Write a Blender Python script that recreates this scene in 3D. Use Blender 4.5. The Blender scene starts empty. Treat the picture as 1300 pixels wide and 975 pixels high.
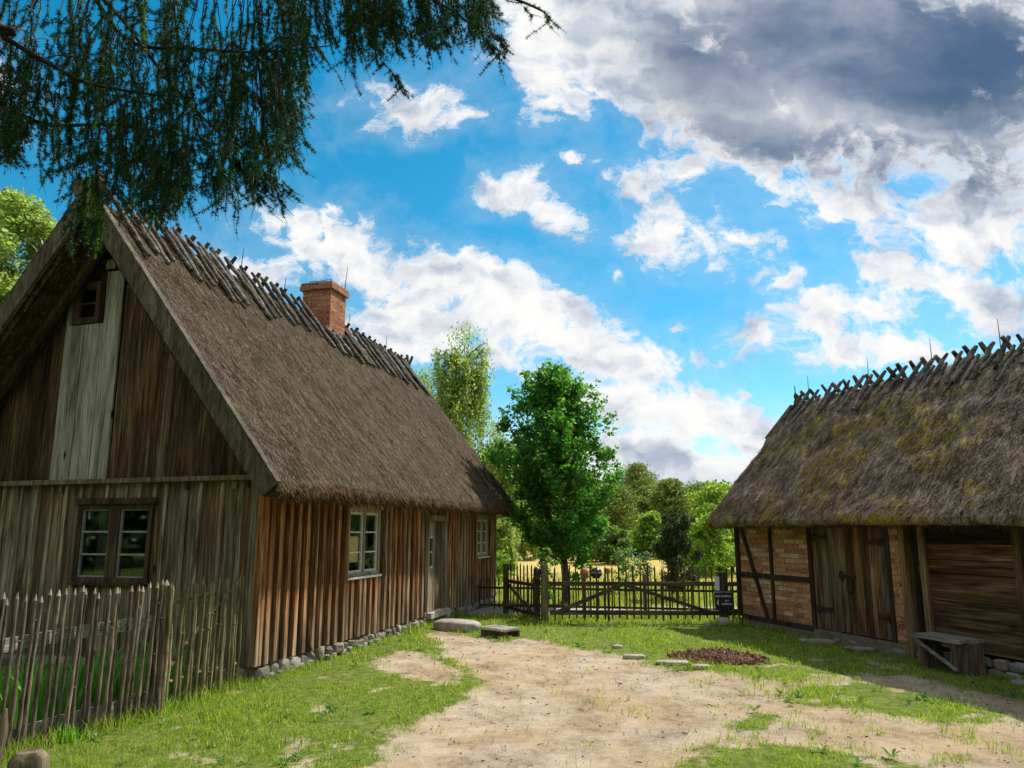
import bpy, math, random
import numpy as np
R = math.radians
rng = np.random.default_rng(7)
random.seed(7)

# ------------------------------------------------------------------ camera, sky, sun, exposure
scn = bpy.context.scene
FPX, PITCH, PY0, CAMH = 869.7, 0.1655, 529.8, 1.6
cam_d = bpy.data.cameras.new("camera"); cam = bpy.data.objects.new("camera", cam_d)
scn.collection.objects.link(cam); scn.camera = cam
cam.location = (0, 0, CAMH); cam.rotation_euler = (math.pi/2 + PITCH, 0, 0)
cam_d.sensor_width = 36; cam_d.lens = FPX*36/1300; cam_d.shift_y = (PY0-487.5)/1300
cam_d.clip_start = 0.05; cam_d.clip_end = 3000

SUN_AZ, SUN_EL = R(50), R(53)      # azimuth clockwise from +Y
EXPOSURE = 0.48
SKY_STRENGTH = 0.13
world = bpy.data.worlds.new("World"); scn.world = world; world.use_nodes = True
wn = world.node_tree; wn.nodes.clear()

class G:
    """tiny node-graph helper"""
    def __init__(s, nt): s.nt = nt
    def n(s, typ, ins=None, **kw):
        nd = s.nt.nodes.new(typ)
        for k, v in kw.items(): setattr(nd, k, v)
        for k, v in (ins or {}).items():
            sock = nd.inputs[k]
            if isinstance(v, bpy.types.NodeSocket): s.nt.links.new(v, sock)
            else: sock.default_value = v
        return nd
    def m(s, op, a, b=None, c=None, clamp=False):
        ins = {0: a}
        if b is not None: ins[1] = b
        if c is not None: ins[2] = c
        return s.n('ShaderNodeMath', ins, operation=op, use_clamp=clamp).outputs[0]
    def vm(s, op, a, b=None):
        ins = {0: a}
        if b is not None: ins[1] = b
        nd = s.n('ShaderNodeVectorMath', ins, operation=op)
        return nd.outputs['Value'] if op in ('LENGTH', 'DOT_PRODUCT') else nd.outputs[0]
    def noise(s, vec, scale, detail=4, rough=.55, dist=0):
        return s.n('ShaderNodeTexNoise', {'Vector': vec, 'Scale': scale, 'Detail': detail, 'Roughness': rough, 'Distortion': dist})
    def ramp(s, fac, stops, interp='LINEAR'):
        nd = s.n('ShaderNodeValToRGB', {0: fac}); cr = nd.color_ramp; cr.interpolation = interp
        while len(cr.elements) < len(stops): cr.elements.new(.5)
        for e, (p, c) in zip(cr.elements, stops):
            e.position = p; e.color = (c[0], c[1], c[2], 1) if hasattr(c, '__len__') else (c, c, c, 1)
        return nd.outputs[0]
    def mix(s, fac, a, b, blend='MIX'):
        nd = s.n('ShaderNodeMix', data_type='RGBA', blend_type=blend)
        for i, v in ((0, fac), (6, a), (7, b)):
            if isinstance(v, bpy.types.NodeSocket): s.nt.links.new(v, nd.inputs[i])
            else: nd.inputs[i].default_value = (v if i == 0 else (v[0], v[1], v[2], 1))
        return nd.outputs[2]
    def maprange(s, v, a, b, c=0, d=1, smooth=True):
        return s.n('ShaderNodeMapRange', {0: v, 1: a, 2: b, 3: c, 4: d}, interpolation_type='SMOOTHSTEP' if smooth else 'LINEAR').outputs[0]

def ray(px, py):
    a = (px-650)/FPX; b = -(py-PY0)/FPX
    return np.array([a, math.cos(PITCH)-b*math.sin(PITCH), math.sin(PITCH)+b*math.cos(PITCH)])
def gz(px, py, z=0.0):
    d = ray(px, py); t = (z-CAMH)/d[2]; return np.array([0, 0, CAMH])+t*d
def atY(px, py, Y):
    d = ray(px, py); return np.array([0, 0, CAMH])+d*(Y/d[1])
def st(px, py):
    d = ray(px, py); return d[0]/d[1], d[2]/d[1]

w = G(wn)
gen = w.n('ShaderNodeTexCoord').outputs['Generated']
sep = w.n('ShaderNodeSeparateXYZ', {0: gen})
ay = w.m('MAXIMUM', w.m('ABSOLUTE', sep.outputs[1]), .12)
S = w.m('DIVIDE', sep.outputs[0], ay); T = w.m('DIVIDE', sep.outputs[2], ay)
st0 = w.n('ShaderNodeCombineXYZ', {0: S, 1: T, 2: 0.0}).outputs[0]
warp = w.noise(st0, 6.0, 7, .62)
wv = w.vm('SUBTRACT', warp.outputs['Color'], (.5, .5, .5))
stv = w.vm('ADD', st0, w.vm('MULTIPLY', wv, (.16, .10, 0)))
# clouds: (centre px, py, radius x, radius y, tilt deg)
CL = [(1120,70,420,190,14),(900,110,230,90,32),(770,40,170,95,25),(690,100,70,48,45),(1000,240,60,32,10),(1080,255,90,34,8),(1230,290,110,55,0),
      (530,135,80,34,0),(600,150,34,18,0),(650,238,46,24,-10),(700,262,52,20,30),(815,225,58,32,20),(835,290,55,38,0),(900,305,66,30,10),(995,355,34,18,0),(885,212,30,14,0),
      (385,288,70,38,10),(455,325,95,46,15),(560,360,120,44,12),(650,385,110,52,20),(715,425,75,50,40),(520,410,100,48,0),(620,450,60,26,10),
      (815,455,95,28,0),(790,510,60,44,0),(880,530,110,42,8),(955,560,60,40,20),(850,605,170,38,0),(760,600,120,60,0),(920,625,120,36,0),
      (975,425,50,20,0),(1040,400,66,38,-10),(1110,400,60,34,0),(1150,352,60,24,10),(1215,365,70,34,0),(1270,385,70,44,0),(1120,445,130,30,0),
      (858,411,20,8,0),(785,347,14,11,0),(948,500,10,6,0),(310,345,70,34,10),(350,300,30,14,0),(1180,300,60,26,0),(720,205,16,10,0),(-150,120,160,80,0),(-200,420,160,60,0),(1500,200,260,200,0)]
mval = None
for (cx, cy, rx, ry, tilt) in CL:
    s0, t0 = st(cx, cy)
    v = w.vm('SUBTRACT', stv, (s0, t0, 0))
    if tilt:
        v = w.n('ShaderNodeVectorRotate', {'Vector': v, 'Angle': R(tilt)}, rotation_type='Z_AXIS').outputs[0]
    v = w.vm('MULTIPLY', v, (FPX/(rx*1.18), FPX/(ry*1.18), 0))
    kk = min(1.0, max(.42, math.sqrt(rx*ry)/110))
    d = w.m('MULTIPLY_ADD', w.vm('LENGTH', v), -kk, kk)
    mval = d if mval is None else w.m('SMOOTH_MAX', mval, d, .25)
fb = w.noise(w.vm('MULTIPLY', stv, (1, 1.25, 1)), 10.0, 10, .64).outputs[0]
fb2 = w.noise(stv, 24.0, 8, .65).outputs[0]
dens = w.m('ADD', w.m('ADD', mval, w.m('MULTIPLY', w.m('SUBTRACT', fb, .5), 1.55)), w.m('MULTIPLY', w.m('SUBTRACT', fb2, .5), .75))
high = w.maprange(w.noise(st0, 3.0, 4, .5).outputs[0], .35, .75)
alpha = w.m('MAXIMUM', w.maprange(dens, -.04, .30), w.m('MULTIPLY', w.maprange(dens, -.55, .15), .14))
alpha = w.m('MAXIMUM', alpha, w.maprange(T, .26, -.02, 0, .55))
# grey bodies
DK = [(1150,70,380,150,8,1.0),(1060,190,260,60,10,.95),(930,80,150,110,20,.85),(1230,210,150,60,0,.85),(880,575,120,14,0,.15),(1500,150,260,200,0,1)]
gval = None
for (cx, cy, rx, ry, tilt, wt) in DK:
    s0, t0 = st(cx, cy)
    v = w.vm('SUBTRACT', stv, (s0, t0, 0))
    if tilt: v = w.n('ShaderNodeVectorRotate', {'Vector': v, 'Angle': R(tilt)}, rotation_type='Z_AXIS').outputs[0]
    v = w.vm('MULTIPLY', v, (FPX/rx, FPX/ry, 0))
    d = w.m('MULTIPLY', w.maprange(w.vm('LENGTH', v), 1.45, .35), wt)
    gval = d if gval is None else w.m('MAXIMUM', gval, d)
# relief of the billows, lit from the sun's side (upper right)
sv = w.vm('MULTIPLY', stv, (1, 1.3, 1))
nA = w.noise(sv, 9.0, 8, .58).outputs[0]; nB = w.noise(w.vm('ADD', sv, (.016, .024, 0)), 9.0, 4, .5).outputs[0]
bl = w.m('MULTIPLY_ADD', w.m('SUBTRACT', nA, nB), 2.4, .62)
big = w.maprange(w.noise(sv, 3.6, 5, .55).outputs[0], .36, .62, -.26, .16)
bl = w.m('ADD', w.m('ADD', bl, big), w.m('MULTIPLY', w.maprange(dens, .6, .05), .16))
white = w.ramp(bl, [(.12, (.48, .55, .66)), (.40, (.72, .76, .83)), (.66, (.92, .935, .955)), (.92, (1.03, 1.02, 1.0))])
bl2 = w.m('MULTIPLY_ADD', w.m('SUBTRACT', nA, nB), .9, w.maprange(w.noise(w.vm('MULTIPLY', st0, (1, 1.6, 1)), 3.0, 5, .5, .0).outputs[0], .3, .72))
grey = w.ramp(bl2, [(0, (.080, .150, .265)), (.5, (.150, .215, .34)), (1, (.34, .39, .50))])
ccol = w.mix(w.m('MULTIPLY', gval, w.maprange(dens, .05, .55)), white, grey)
# thicker cloud, added out of view overhead and behind, lights the gable neutrally
back = w.m('MAXIMUM', w.m('MULTIPLY', w.maprange(sep.outputs[1], .15, -.35), 1.0), w.m('MULTIPLY', w.maprange(sep.outputs[2], .72, .92), .8))
alpha = w.m('MAXIMUM', alpha, w.m('MULTIPLY', back, w.maprange(fb, .25, .55)))
sky = w.n('ShaderNodeTexSky', sky_type='NISHITA', sun_disc=False, sun_elevation=SUN_EL, sun_rotation=SUN_AZ, air_density=1.0, dust_density=.3, ozone_density=2.0, altitude=300)
hs = w.n('ShaderNodeHueSaturation', {'Hue': .474, 'Saturation': 1.45, 'Value': .86, 'Color': sky.outputs[0]})
bg1 = w.n('ShaderNodeBackground', {'Color': hs.outputs[0], 'Strength': SKY_STRENGTH})
bg2 = w.n('ShaderNodeBackground', {'Color': ccol, 'Strength': .70})
mx = w.n('ShaderNodeMixShader', {0: alpha, 1: bg1.outputs[0], 2: bg2.outputs[0]})
w.n('ShaderNodeOutputWorld', {0: mx.outputs[0]})
world.cycles.sampling_method = 'MANUAL'; world.cycles.sample_map_resolution = 512

sun_d = bpy.data.lights.new("sun", 'SUN'); sun_d.energy = 4.4; sun_d.angle = R(.6); sun_d.color = (1, .93, .82)
sun = bpy.data.objects.new("sun", sun_d); scn.collection.objects.link(sun)
sun.rotation_euler = (math.pi/2-SUN_EL, 0, math.pi-SUN_AZ)   # checked: -Z axis points away from the sun
sun.location = (20, 4, 30)
scn.view_settings.view_transform = 'Standard'; scn.view_settings.look = 'None'
scn.view_settings.exposure = EXPOSURE; scn.view_settings.gamma = 1
scn.cycles.max_bounces = 6; scn.cycles.diffuse_bounces = 3; scn.cycles.glossy_bounces = 2
scn.cycles.transmission_bounces = 4; scn.cycles.transparent_max_bounces = 8
scn.cycles.use_denoising = True
scn.cycles.sample_clamp_indirect = 8

# ------------------------------------------------------------------ mesh helper
class MB:
    def __init__(s): s.V = []; s.F = []; s.nv = 0
    def add(s, V, F, mat=0, tint=(.5, .5, .5), smooth=False):
        V = np.asarray(V, float).reshape(-1, 3); F = np.asarray(F, int)
        if F.ndim == 1: F = F[None]
        t = np.asarray(tint, float)
        if t.ndim == 1: t = np.tile(t, (len(F), 1))
        s.V.append(V); s.F.append((F+s.nv, mat, t, smooth)); s.nv += len(V); return s
    def box(s, lo, hi, mat=0, tint=None, top=None, jit=0):
        """axis box; top=(dx,dy) shears the upper end"""
        if tint is None: tint = rt()
        x0, y0, z0 = lo; x1, y1, z1 = hi
        V = np.array([(x0,y0,z0),(x1,y0,z0),(x1,y1,z0),(x0,y1,z0),(x0,y0,z1),(x1,y0,z1),(x1,y1,z1),(x0,y1,z1)], float)
        if jit: V += rng.normal(0, jit, V.shape)
        if top: V[4:, 0] += top[0]; V[4:, 1] += top[1]
        return s.add(V, BOXF, mat, tint)
    def beam(s, a, b, wd, th, side, mat=0, tint=None):
        """box bar from a to b; side = direction of width"""
        if tint is None: tint = rt()
        a = np.array(a, float); b = np.array(b, float); d = (b-a)/np.linalg.norm(b-a)
        u = np.array(side, float); u -= d*(u@d); u /= np.linalg.norm(u); v = np.cross(d, u)
        V = []
        for p in (a, b):
            for su, sv in ((-1,-1),(1,-1),(1,1),(-1,1)): V.append(p+u*su*wd/2+v*sv*th/2)
        return s.add(V, BOXF, mat, tint)
    def tube(s, P, r, n=8, mat=0, tint=None, cap=True, smooth=True, wob=0):
        if tint is None: tint = rt()
        P = np.asarray(P, float); r = np.broadcast_to(np.asarray(r, float), (len(P),))
        T = np.gradient(P, axis=0); T /= np.linalg.norm(T, axis=1)[:, None]+1e-9
        ref = np.array([0, 0, 1.]) if abs(T[0][2]) < .9 else np.array([1., 0, 0])
        V = []; ph = np.arange(n)*2*math.pi/n
        for i in range(len(P)):
            u = np.cross(T[i], ref); u /= np.linalg.norm(u)+1e-9; v = np.cross(T[i], u)
            rr = r[i]*(1+(rng.normal(0, wob, n) if wob else 0))
            V.append(P[i]+(np.cos(ph)*rr)[:, None]*u+(np.sin(ph)*rr)[:, None]*v)
        F = []
        for i in range(len(P)-1):
            for k in range(n):
                F.append((i*n+k, i*n+(k+1) % n, (i+1)*n+(k+1) % n, (i+1)*n+k))
        V = np.concatenate(V); s.add(V, F, mat, tint, smooth)
        if cap:
            s.add(V[:n], np.arange(n)[::-1], mat, tint); s.add(V[-n:], np.arange(n), mat, tint)
        return s
    def lathe(s, prof, n=20, c=(0, 0, 0), mat=0, tint=(.5, .5, .5)):
        ph = np.arange(n)*2*math.pi/n; V = []
        for r_, z in prof: V.append(np.stack([c[0]+r_*np.cos(ph), c[1]+r_*np.sin(ph), np.full(n, c[2]+z)], 1))
        F = [(i*n+k, i*n+(k+1) % n, (i+1)*n+(k+1) % n, (i+1)*n+k) for i in range(len(prof)-1) for k in range(n)]
        return s.add(np.concatenate(V), F, mat, tint, True)
    def rock(s, c, sx, sy, sz, rot=0, mat=0, tint=None, seed=None, sub=2, rough=.16, fl=False):
        if tint is None: tint = rt()
        V, F = ICO[sub]; V = V.copy()
        o = rng.uniform(-50, 50, 3)
        nz = fbm3(V*(1.9 if fl else 1.3)+o, 3); V = V*(1+rough*2*(nz-.5))[:, None]
        if fl:
            for _ in range(7):
                d = rng.normal(0, 1, 3); d /= np.linalg.norm(d); q = V@d; V = V-np.outer(np.maximum(q-rng.uniform(.55, .8), 0), d)
        V = np.sign(V)*np.abs(V)**.62*.88
        V *= (sx, sy, sz); cr, sr = math.cos(rot), math.sin(rot)
        V = np.stack([V[:, 0]*cr-V[:, 1]*sr, V[:, 0]*sr+V[:, 1]*cr, V[:, 2]], 1)+np.array(c)
        return s.add(V, F, mat, tint, not fl)
    def build(s, name, mats, parent=None, **kw):
        V = np.concatenate(s.V); me = bpy.data.meshes.new(name)
        nF = sum(len(f[0]) for f in s.F)
        ls = []; tot = []; mi = []; ti = []; sm = []
        for F, mat, t, smo in s.F:
            ls.append(F.ravel()); tot.append(np.full(len(F), F.shape[1])); mi.append(np.full(len(F), mat) if np.isscalar(mat) else mat)
            ti.append(t); sm.append(np.full(len(F), smo))
        ls = np.concatenate(ls); tot = np.concatenate(tot); start = np.concatenate([[0], np.cumsum(tot)[:-1]])
        me.vertices.add(len(V)); me.vertices.foreach_set('co', V.astype(np.float32).ravel())
        me.loops.add(len(ls)); me.loops.foreach_set('vertex_index', ls.astype(np.int32))
        me.polygons.add(nF); me.polygons.foreach_set('loop_start', start.astype(np.int32)); me.polygons.foreach_set('loop_total', tot.astype(np.int32))
        if not isinstance(mats, (list, tuple)): mats = [mats]
        for m_ in mats: me.materials.append(m_)
        me.polygons.foreach_set('material_index', np.concatenate(mi).astype(np.int32))
        me.polygons.foreach_set('use_smooth', np.concatenate(sm))
        at = me.attributes.new('tint', 'FLOAT_VECTOR', 'FACE'); at.data.foreach_set('vector', np.concatenate(ti).astype(np.float32).ravel())
        me.update(calc_edges=True)
        return link(bpy.data.objects.new(name, me), parent, **kw)
BOXF = np.array([(0,3,2,1),(4,5,6,7),(0,1,5,4),(1,2,6,5),(2,3,7,6),(3,0,4,7)])
def rt(a=.0, b=1.): return tuple(rng.uniform(a, b, 3))
def link(o, parent=None, label=None, cat=None, group=None, kind=None):
    scn.collection.objects.link(o)
    if parent is not None: o.parent = parent
    if label: o['label'] = label
    if cat: o['category'] = cat
    if group: o['group'] = group
    if kind: o['kind'] = kind
    return o
def thing(name, loc, rz, label, cat, group=None):
    o = bpy.data.objects.new(name, None); o.empty_display_size = .2
    o.location = loc; o.rotation_euler = (0, 0, rz)
    return link(o, None, label, cat, group)
def copy_tree(o, parent=None):
    c = o.copy(); scn.collection.objects.link(c); c.parent = parent
    for ch in [x for x in scn.collection.objects if x.parent is o]: copy_tree(ch, c)
    return c

# value noise in numpy
_lat = np.random.default_rng(3).random((64, 64, 64))
def vnoise(P):
    P = np.asarray(P, float); i = np.floor(P).astype(int); f = P-i; f = f*f*(3-2*f); i &= 63; j = (i+1) & 63
    x0, y0, z0 = i.T; x1, y1, z1 = j.T; fx, fy, fz = f.T
    L = _lat
    a = (L[x0,y0,z0]*(1-fx)+L[x1,y0,z0]*fx)*(1-fy)+(L[x0,y1,z0]*(1-fx)+L[x1,y1,z0]*fx)*fy
    b = (L[x0,y0,z1]*(1-fx)+L[x1,y0,z1]*fx)*(1-fy)+(L[x0,y1,z1]*(1-fx)+L[x1,y1,z1]*fx)*fy
    return a*(1-fz)+b*fz
def fbm3(P, oct=4):
    s = 0; a = .5; t = 0
    for k in range(oct): s = s+a*vnoise(P*2**k+17.3*k); t += a; a *= .5
    return s/t
def fbm2(x, y, sc, oct=4, off=0):
    return fbm3(np.stack([np.ravel(x)*sc, np.ravel(y)*sc, np.full(np.size(x), off+.37)], 1), oct).reshape(np.shape(x))
import bmesh
ICO = {}
for k in (1, 2, 3, 4):
    bm = bmesh.new(); bmesh.ops.create_icosphere(bm, subdivisions=k, radius=1)
    ICO[k] = (np.array([v.co[:] for v in bm.verts]), np.array([[v.index for v in f.verts] for f in bm.faces])); bm.free()

# ------------------------------------------------------------------ materials
def new_mat(name):
    m = bpy.data.materials.new(name); m.use_nodes = True; m.node_tree.nodes.clear(); return m, G(m.node_tree)
def finish(g, col, rough=.85, bump=None, bstr=.3, bdist=.01, spec=.25, extra=None):
    ins = {'Base Color': col, 'Roughness': rough, 'Specular IOR Level': spec}
    if bump is not None:
        ins['Normal'] = g.n('ShaderNodeBump', {'Height': bump, 'Strength': bstr, 'Distance': bdist}).outputs[0]
    if extra: ins.update(extra)
    p = g.n('ShaderNodeBsdfPrincipled', ins)
    return g.n('ShaderNodeOutputMaterial', {0: p.outputs[0]})
def tintn(g):
    a = g.n('ShaderNodeAttribute', attribute_name='tint'); return g.n('ShaderNodeSeparateXYZ', {0: a.outputs['Vector']}).outputs
def wood(name, pal, axis=2, alt=None, var=(.55, 1.35), fine=38, along=1.3, moss=None, zfade=None, knots=True, bstr=.5):
    """weathered timber: pal dark/mid/light, alt palette chosen per board by tint.y, brightness by tint.x, offset by tint.z"""
    m, g = new_mat(name)
    tc = g.n('ShaderNodeTexCoord').outputs['Object']; t = tintn(g)
    off = g.n('ShaderNodeCombineXYZ', {0: g.m('MULTIPLY', t[2], 37.0), 1: g.m('MULTIPLY', t[2], 71.0), 2: g.m('MULTIPLY', t[2], 23.0)}).outputs[0]
    sc = [fine, fine, fine]; sc[axis] = along
    v = g.vm('ADD', g.vm('MULTIPLY', tc, tuple(sc)), off)
    n1 = g.noise(v, 1.0, 6, .65, .35).outputs[0]
    sc2 = [7, 7, 7]; sc2[axis] = .9
    v2 = g.vm('ADD', g.vm('MULTIPLY', tc, tuple(sc2)), off)
    n2 = g.noise(v2, 1.0, 4, .6, .8).outputs[0]
    f = g.m('ADD', g.m('MULTIPLY', n1, .6), g.m('MULTIPLY', n2, .5))
    f = g.maprange(f, .41, .70, 0, 1, False)
    col = g.ramp(f, [(0, pal[0]), (.5, pal[1]), (1, pal[2])])
    if alt:
        col2 = g.ramp(f, [(0, alt[0]), (.5, alt[1]), (1, alt[2])])
        fac = g.maprange(g.m('ADD', t[1], g.m('MULTIPLY', g.m('SUBTRACT', n2, .5), .8)), .35, .7)
        if zfade:   # blends to the alt palette towards the ground
            z = g.n('ShaderNodeSeparateXYZ', {0: tc}).outputs[2]
            zz = g.maprange(g.m('ADD', z, g.m('MULTIPLY', g.m('SUBTRACT', n2, .5), 1.2)), zfade[1], zfade[0])
            fac = g.m('MAXIMUM', fac, zz)
        col = g.mix(fac, col, col2)
    crack = g.maprange(g.noise(g.vm('MULTIPLY', v, (1.6, 1.6, 1.6)), 1.0, 3, .5).outputs[0], .30, .40)
    col = g.mix(crack, g.mix(.75, col, (.012, .009, .006)), col)
    if knots:
        sk = [3.2, 3.2, 3.2]; sk[axis] = 1.1
        vo = g.n('ShaderNodeTexVoronoi', {'Vector': g.vm('ADD', g.vm('MULTIPLY', tc, tuple(sk)), off), 'Scale': 1.0})
        kn = g.maprange(vo.outputs['Distance'], .05, .10)
        col = g.mix(kn, (.02, .012, .007), col)
    if moss:
        mn = g.maprange(g.noise(tc, 3.5, 5, .65).outputs[0], moss[1], moss[1]+.16)
        col = g.mix(g.m('MULTIPLY', mn, moss[2]), col, moss[0])
    br = g.maprange(t[0], 0, 1, var[0], var[1], False)
    col = g.vm('MULTIPLY', col, g.n('ShaderNodeCombineXYZ', {0: br, 1: br, 2: br}).outputs[0])
    finish(g, col, .82, f, bstr, .010, .2)
    return m
M = {}
M['long_wall'] = wood('weathered_orange_boards', ((.034,.013,.006),(.25,.105,.036),(.60,.30,.12)), alt=((.03,.020,.012),(.20,.132,.078),(.50,.385,.265)), zfade=(.15, 1.1), var=(.30, 1.3))
M['gable_wall'] = wood('weathered_grey_brown_boards', ((.034,.026,.017),(.19,.152,.100),(.43,.375,.275)), alt=((.025,.013,.006),(.13,.072,.032),(.30,.185,.09)), var=(.5, 1.4), moss=((.10,.12,.045), .60, .35))
M['attic_wall'] = wood('dark_brown_gable_boards', ((.014,.008,.004),(.085,.047,.022),(.24,.15,.075)), alt=((.022,.015,.009),(.11,.080,.048),(.27,.215,.14)), var=(.5, 1.25))
M['pale_plank'] = wood('bleached_grey_planks', ((.12,.112,.088),(.32,.31,.25),(.52,.50,.43)), var=(.7, 1.2), moss=((.13,.15,.07), .60, .3))
M['barge'] = wood('grey_barge_board', ((.036,.029,.018),(.105,.085,.056),(.20,.17,.12)), axis=2, fine=22, along=5, var=(.8, 1.1), moss=((.085,.09,.045), .58, .3), knots=False)
M['frame_wood'] = wood('bleached_frame_wood', ((.12,.085,.05),(.31,.245,.165),(.54,.47,.36)), var=(.85, 1.15), knots=False, fine=30)
M['dark_frame'] = wood('dark_frame_wood', ((.02,.012,.008),(.065,.04,.024),(.15,.10,.06)), var=(.8, 1.2), knots=False)
M['door_wood'] = wood('grey_brown_door_wood', ((.03,.019,.011),(.12,.075,.042),(.25,.17,.10)), var=(.7, 1.2))
M['log'] = wood('weathered_ridge_poles', ((.020,.017,.014),(.105,.090,.072),(.29,.26,.22)), axis=0, fine=26, along=6, var=(.5, 1.3), knots=False, moss=((.13,.12,.05), .6, .4))
M['picket_brown'] = wood('brown_hazel_sticks', ((.03,.021,.014),(.14,.104,.074),(.33,.27,.205)), var=(.55, 1.25), along=6, moss=((.13,.12,.05), .58, .4))
M['picket_green'] = wood('lichen_grown_sticks', ((.05,.042,.02),(.20,.17,.085),(.38,.33,.18)), var=(.65, 1.2), along=6, moss=((.12,.14,.05), .5, .5))
M['picket_tip'] = wood('fresh_cut_tip', ((.16,.12,.08),(.33,.27,.19),(.5,.43,.34)), var=(.8, 1.1), knots=False)
M['rail_pale'] = wood('pale_fence_rail', ((.2,.19,.17),(.40,.38,.34),(.58,.56,.52)), axis=1, var=(.8, 1.1), knots=False)
M['gate_wood'] = wood('dark_gate_wood', ((.018,.014,.008),(.075,.056,.03),(.17,.135,.075)), var=(.6, 1.3), knots=False, moss=((.08,.085,.025), .5, .5))
M['gate_rail'] = wood('dark_gate_rail', ((.018,.013,.008),(.07,.05,.028),(.16,.12,.07)), axis=0, var=(.6, 1.3), knots=False)
M['post_wood'] = wood('grey_gate_post', ((.03,.023,.013),(.11,.085,.05),(.25,.20,.13)), var=(.8, 1.2), moss=((.09,.11,.04), .5, .4))
M['barn_door'] = wood('brown_barn_door_boards', ((.022,.012,.006),(.15,.080,.038),(.36,.22,.115)), var=(.45, 1.3), alt=((.03,.021,.012),(.15,.108,.066),(.32,.25,.165)))
M['barn_log'] = wood('brown_wall_planks', ((.020,.009,.004),(.15,.075,.032),(.44,.27,.15)), axis=1, fine=24, along=1.2, var=(.2, 1.1), alt=((.025,.017,.01),(.10,.06,.03),(.25,.16,.085)))
M['barn_beam'] = wood('dark_barn_timber', ((.012,.009,.006),(.045,.031,.020),(.11,.08,.055)), var=(.7, 1.2), knots=False)
M['barn_post'] = wood('tan_barn_post', ((.05,.030,.014),(.16,.105,.052),(.30,.21,.12)), var=(.75, 1.2))
M['bench'] = wood('grey_bench_wood', ((.08,.07,.058),(.25,.23,.195),(.44,.42,.37)), axis=1, fine=28, along=1.6, var=(.8, 1.15))
M['bench_leg'] = wood('brown_bench_leg', ((.045,.035,.024),(.15,.115,.08),(.28,.22,.16)), var=(.8, 1.15))
M['slat_pale'] = wood('pale_scraper_slats', ((.22,.20,.18),(.45,.42,.38),(.62,.60,.56)), axis=1, var=(.85, 1.1), knots=False)
M['bark'] = wood('tree_bark', ((.022,.016,.010),(.085,.062,.042),(.17,.135,.10)), var=(.7, 1.2), fine=30, along=7, knots=False)
M['pine_bark'] = wood('pine_bark', ((.05,.02,.01),(.22,.10,.045),(.36,.18,.09)), var=(.8, 1.2), fine=14, along=4, knots=False)
M['larch_twig'] = wood('dark_larch_bark', ((.012,.008,.005),(.035,.024,.016),(.07,.05,.035)), knots=False)
M['chip'] = wood('wood_chips', ((.06,.03,.02),(.24,.13,.08),(.50,.34,.24)), var=(.4, 1.6), knots=False, axis=0)

def simple(name, col, rough=.8, spec=.3, noise=None, metal=0, bump=None):
    m, g = new_mat(name); c = col
    tc = g.n('ShaderNodeTexCoord').outputs['Object']; b = None
    if noise:
        n = g.noise(tc, noise[0], 5, .6).outputs[0]; b = n
        c = g.mix(g.maprange(n, .3, .7), tuple(x*noise[1] for x in col), tuple(min(1, x*noise[2]) for x in col))
    else: c = (*col, 1)
    finish(g, c, rough, b, bump or .3, .01, spec, {'Metallic': metal})
    return m
M['iron'] = simple('rusty_iron', (.035, .024, .018), .7, .4, (20, .5, 1.7))
M['steel'] = simple('grey_steel_rod', (.10, .10, .11), .5, .5)
M['white_paint'] = simple('chipped_white_paint', (.62, .61, .56), .6, .3, (14, .72, 1.15))
M['thin_bar'] = simple('grey_painted_bars', (.30, .30, .28), .7, .3, (14, .7, 1.2))
M['curtain'] = simple('white_lace_curtain', (.62, .66, .60), .9, .1, (9, .85, 1.1))
M['terracotta'] = simple('terracotta', (.40, .17, .08), .75, .3, (12, .75, 1.2))
M['dark_glaze'] = simple('dark_glazed_clay', (.028, .020, .022), .3, .5, (10, .6, 1.5))
M['pot_leaf'] = simple('houseplant_green', (.06, .14, .04), .5, .4)
M['petal_red'] = simple('red_petals', (.65, .05, .03), .6, .3)
M['petal_white'] = simple('white_petals', (.75, .72, .65), .6, .3)
M['petal_yellow'] = simple('yellow_petals', (.7, .5, .12), .6, .3)
M['board_black'] = simple('black_sign_paint', (.012, .014, .022), .5, .4)
M['white_ink'] = simple('white_sign_paint', (.75, .76, .78), .6, .3)
M['paper'] = simple('weathered_white_card', (.60, .64, .70), .7, .3)
M['room'] = simple('room_shade_black', (.03, .024, .02), .9, .1)
def stone(name, a, b, c, sc=6, moss=.0):
    m, g = new_mat(name); tc = g.n('ShaderNodeTexCoord').outputs['Object']; t = tintn(g)
    n = g.noise(tc, sc, 7, .65).outputs[0]; n2 = g.noise(tc, sc*9, 4, .6).outputs[0]
    f = g.m('ADD', g.m('MULTIPLY', n, .7), g.m('MULTIPLY', n2, .3))
    col = g.ramp(g.maprange(f, .3, .7, 0, 1, False), [(0, a), (.5, b), (1, c)])
    if moss:
        col = g.mix(g.m('MULTIPLY', g.maprange(g.noise(tc, 5, 5).outputs[0], .5, .62), moss), col, (.13, .15, .06))
    br = g.maprange(t[0], 0, 1, .6, 1.25, False); hue = g.maprange(t[1], 0, 1, .80, 1.06, False)
    col = g.vm('MULTIPLY', col, g.n('ShaderNodeCombineXYZ', {0: br, 1: g.m('MULTIPLY', br, hue), 2: g.m('MULTIPLY', br, hue)}).outputs[0])
    finish(g, col, .9, f, .6, .02, .2); return m
M['stone'] = stone('field_stone', (.10, .095, .085), (.26, .25, .22), (.44, .42, .38), 9, .5)
M['pale_stone'] = stone('pale_slab_stone', (.17, .15, .125), (.34, .315, .27), (.50, .47, .42), 5)
M['mortar'] = stone('lime_mortar', (.13, .11, .085), (.22, .19, .15), (.32, .29, .24), 12, .5)

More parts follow.
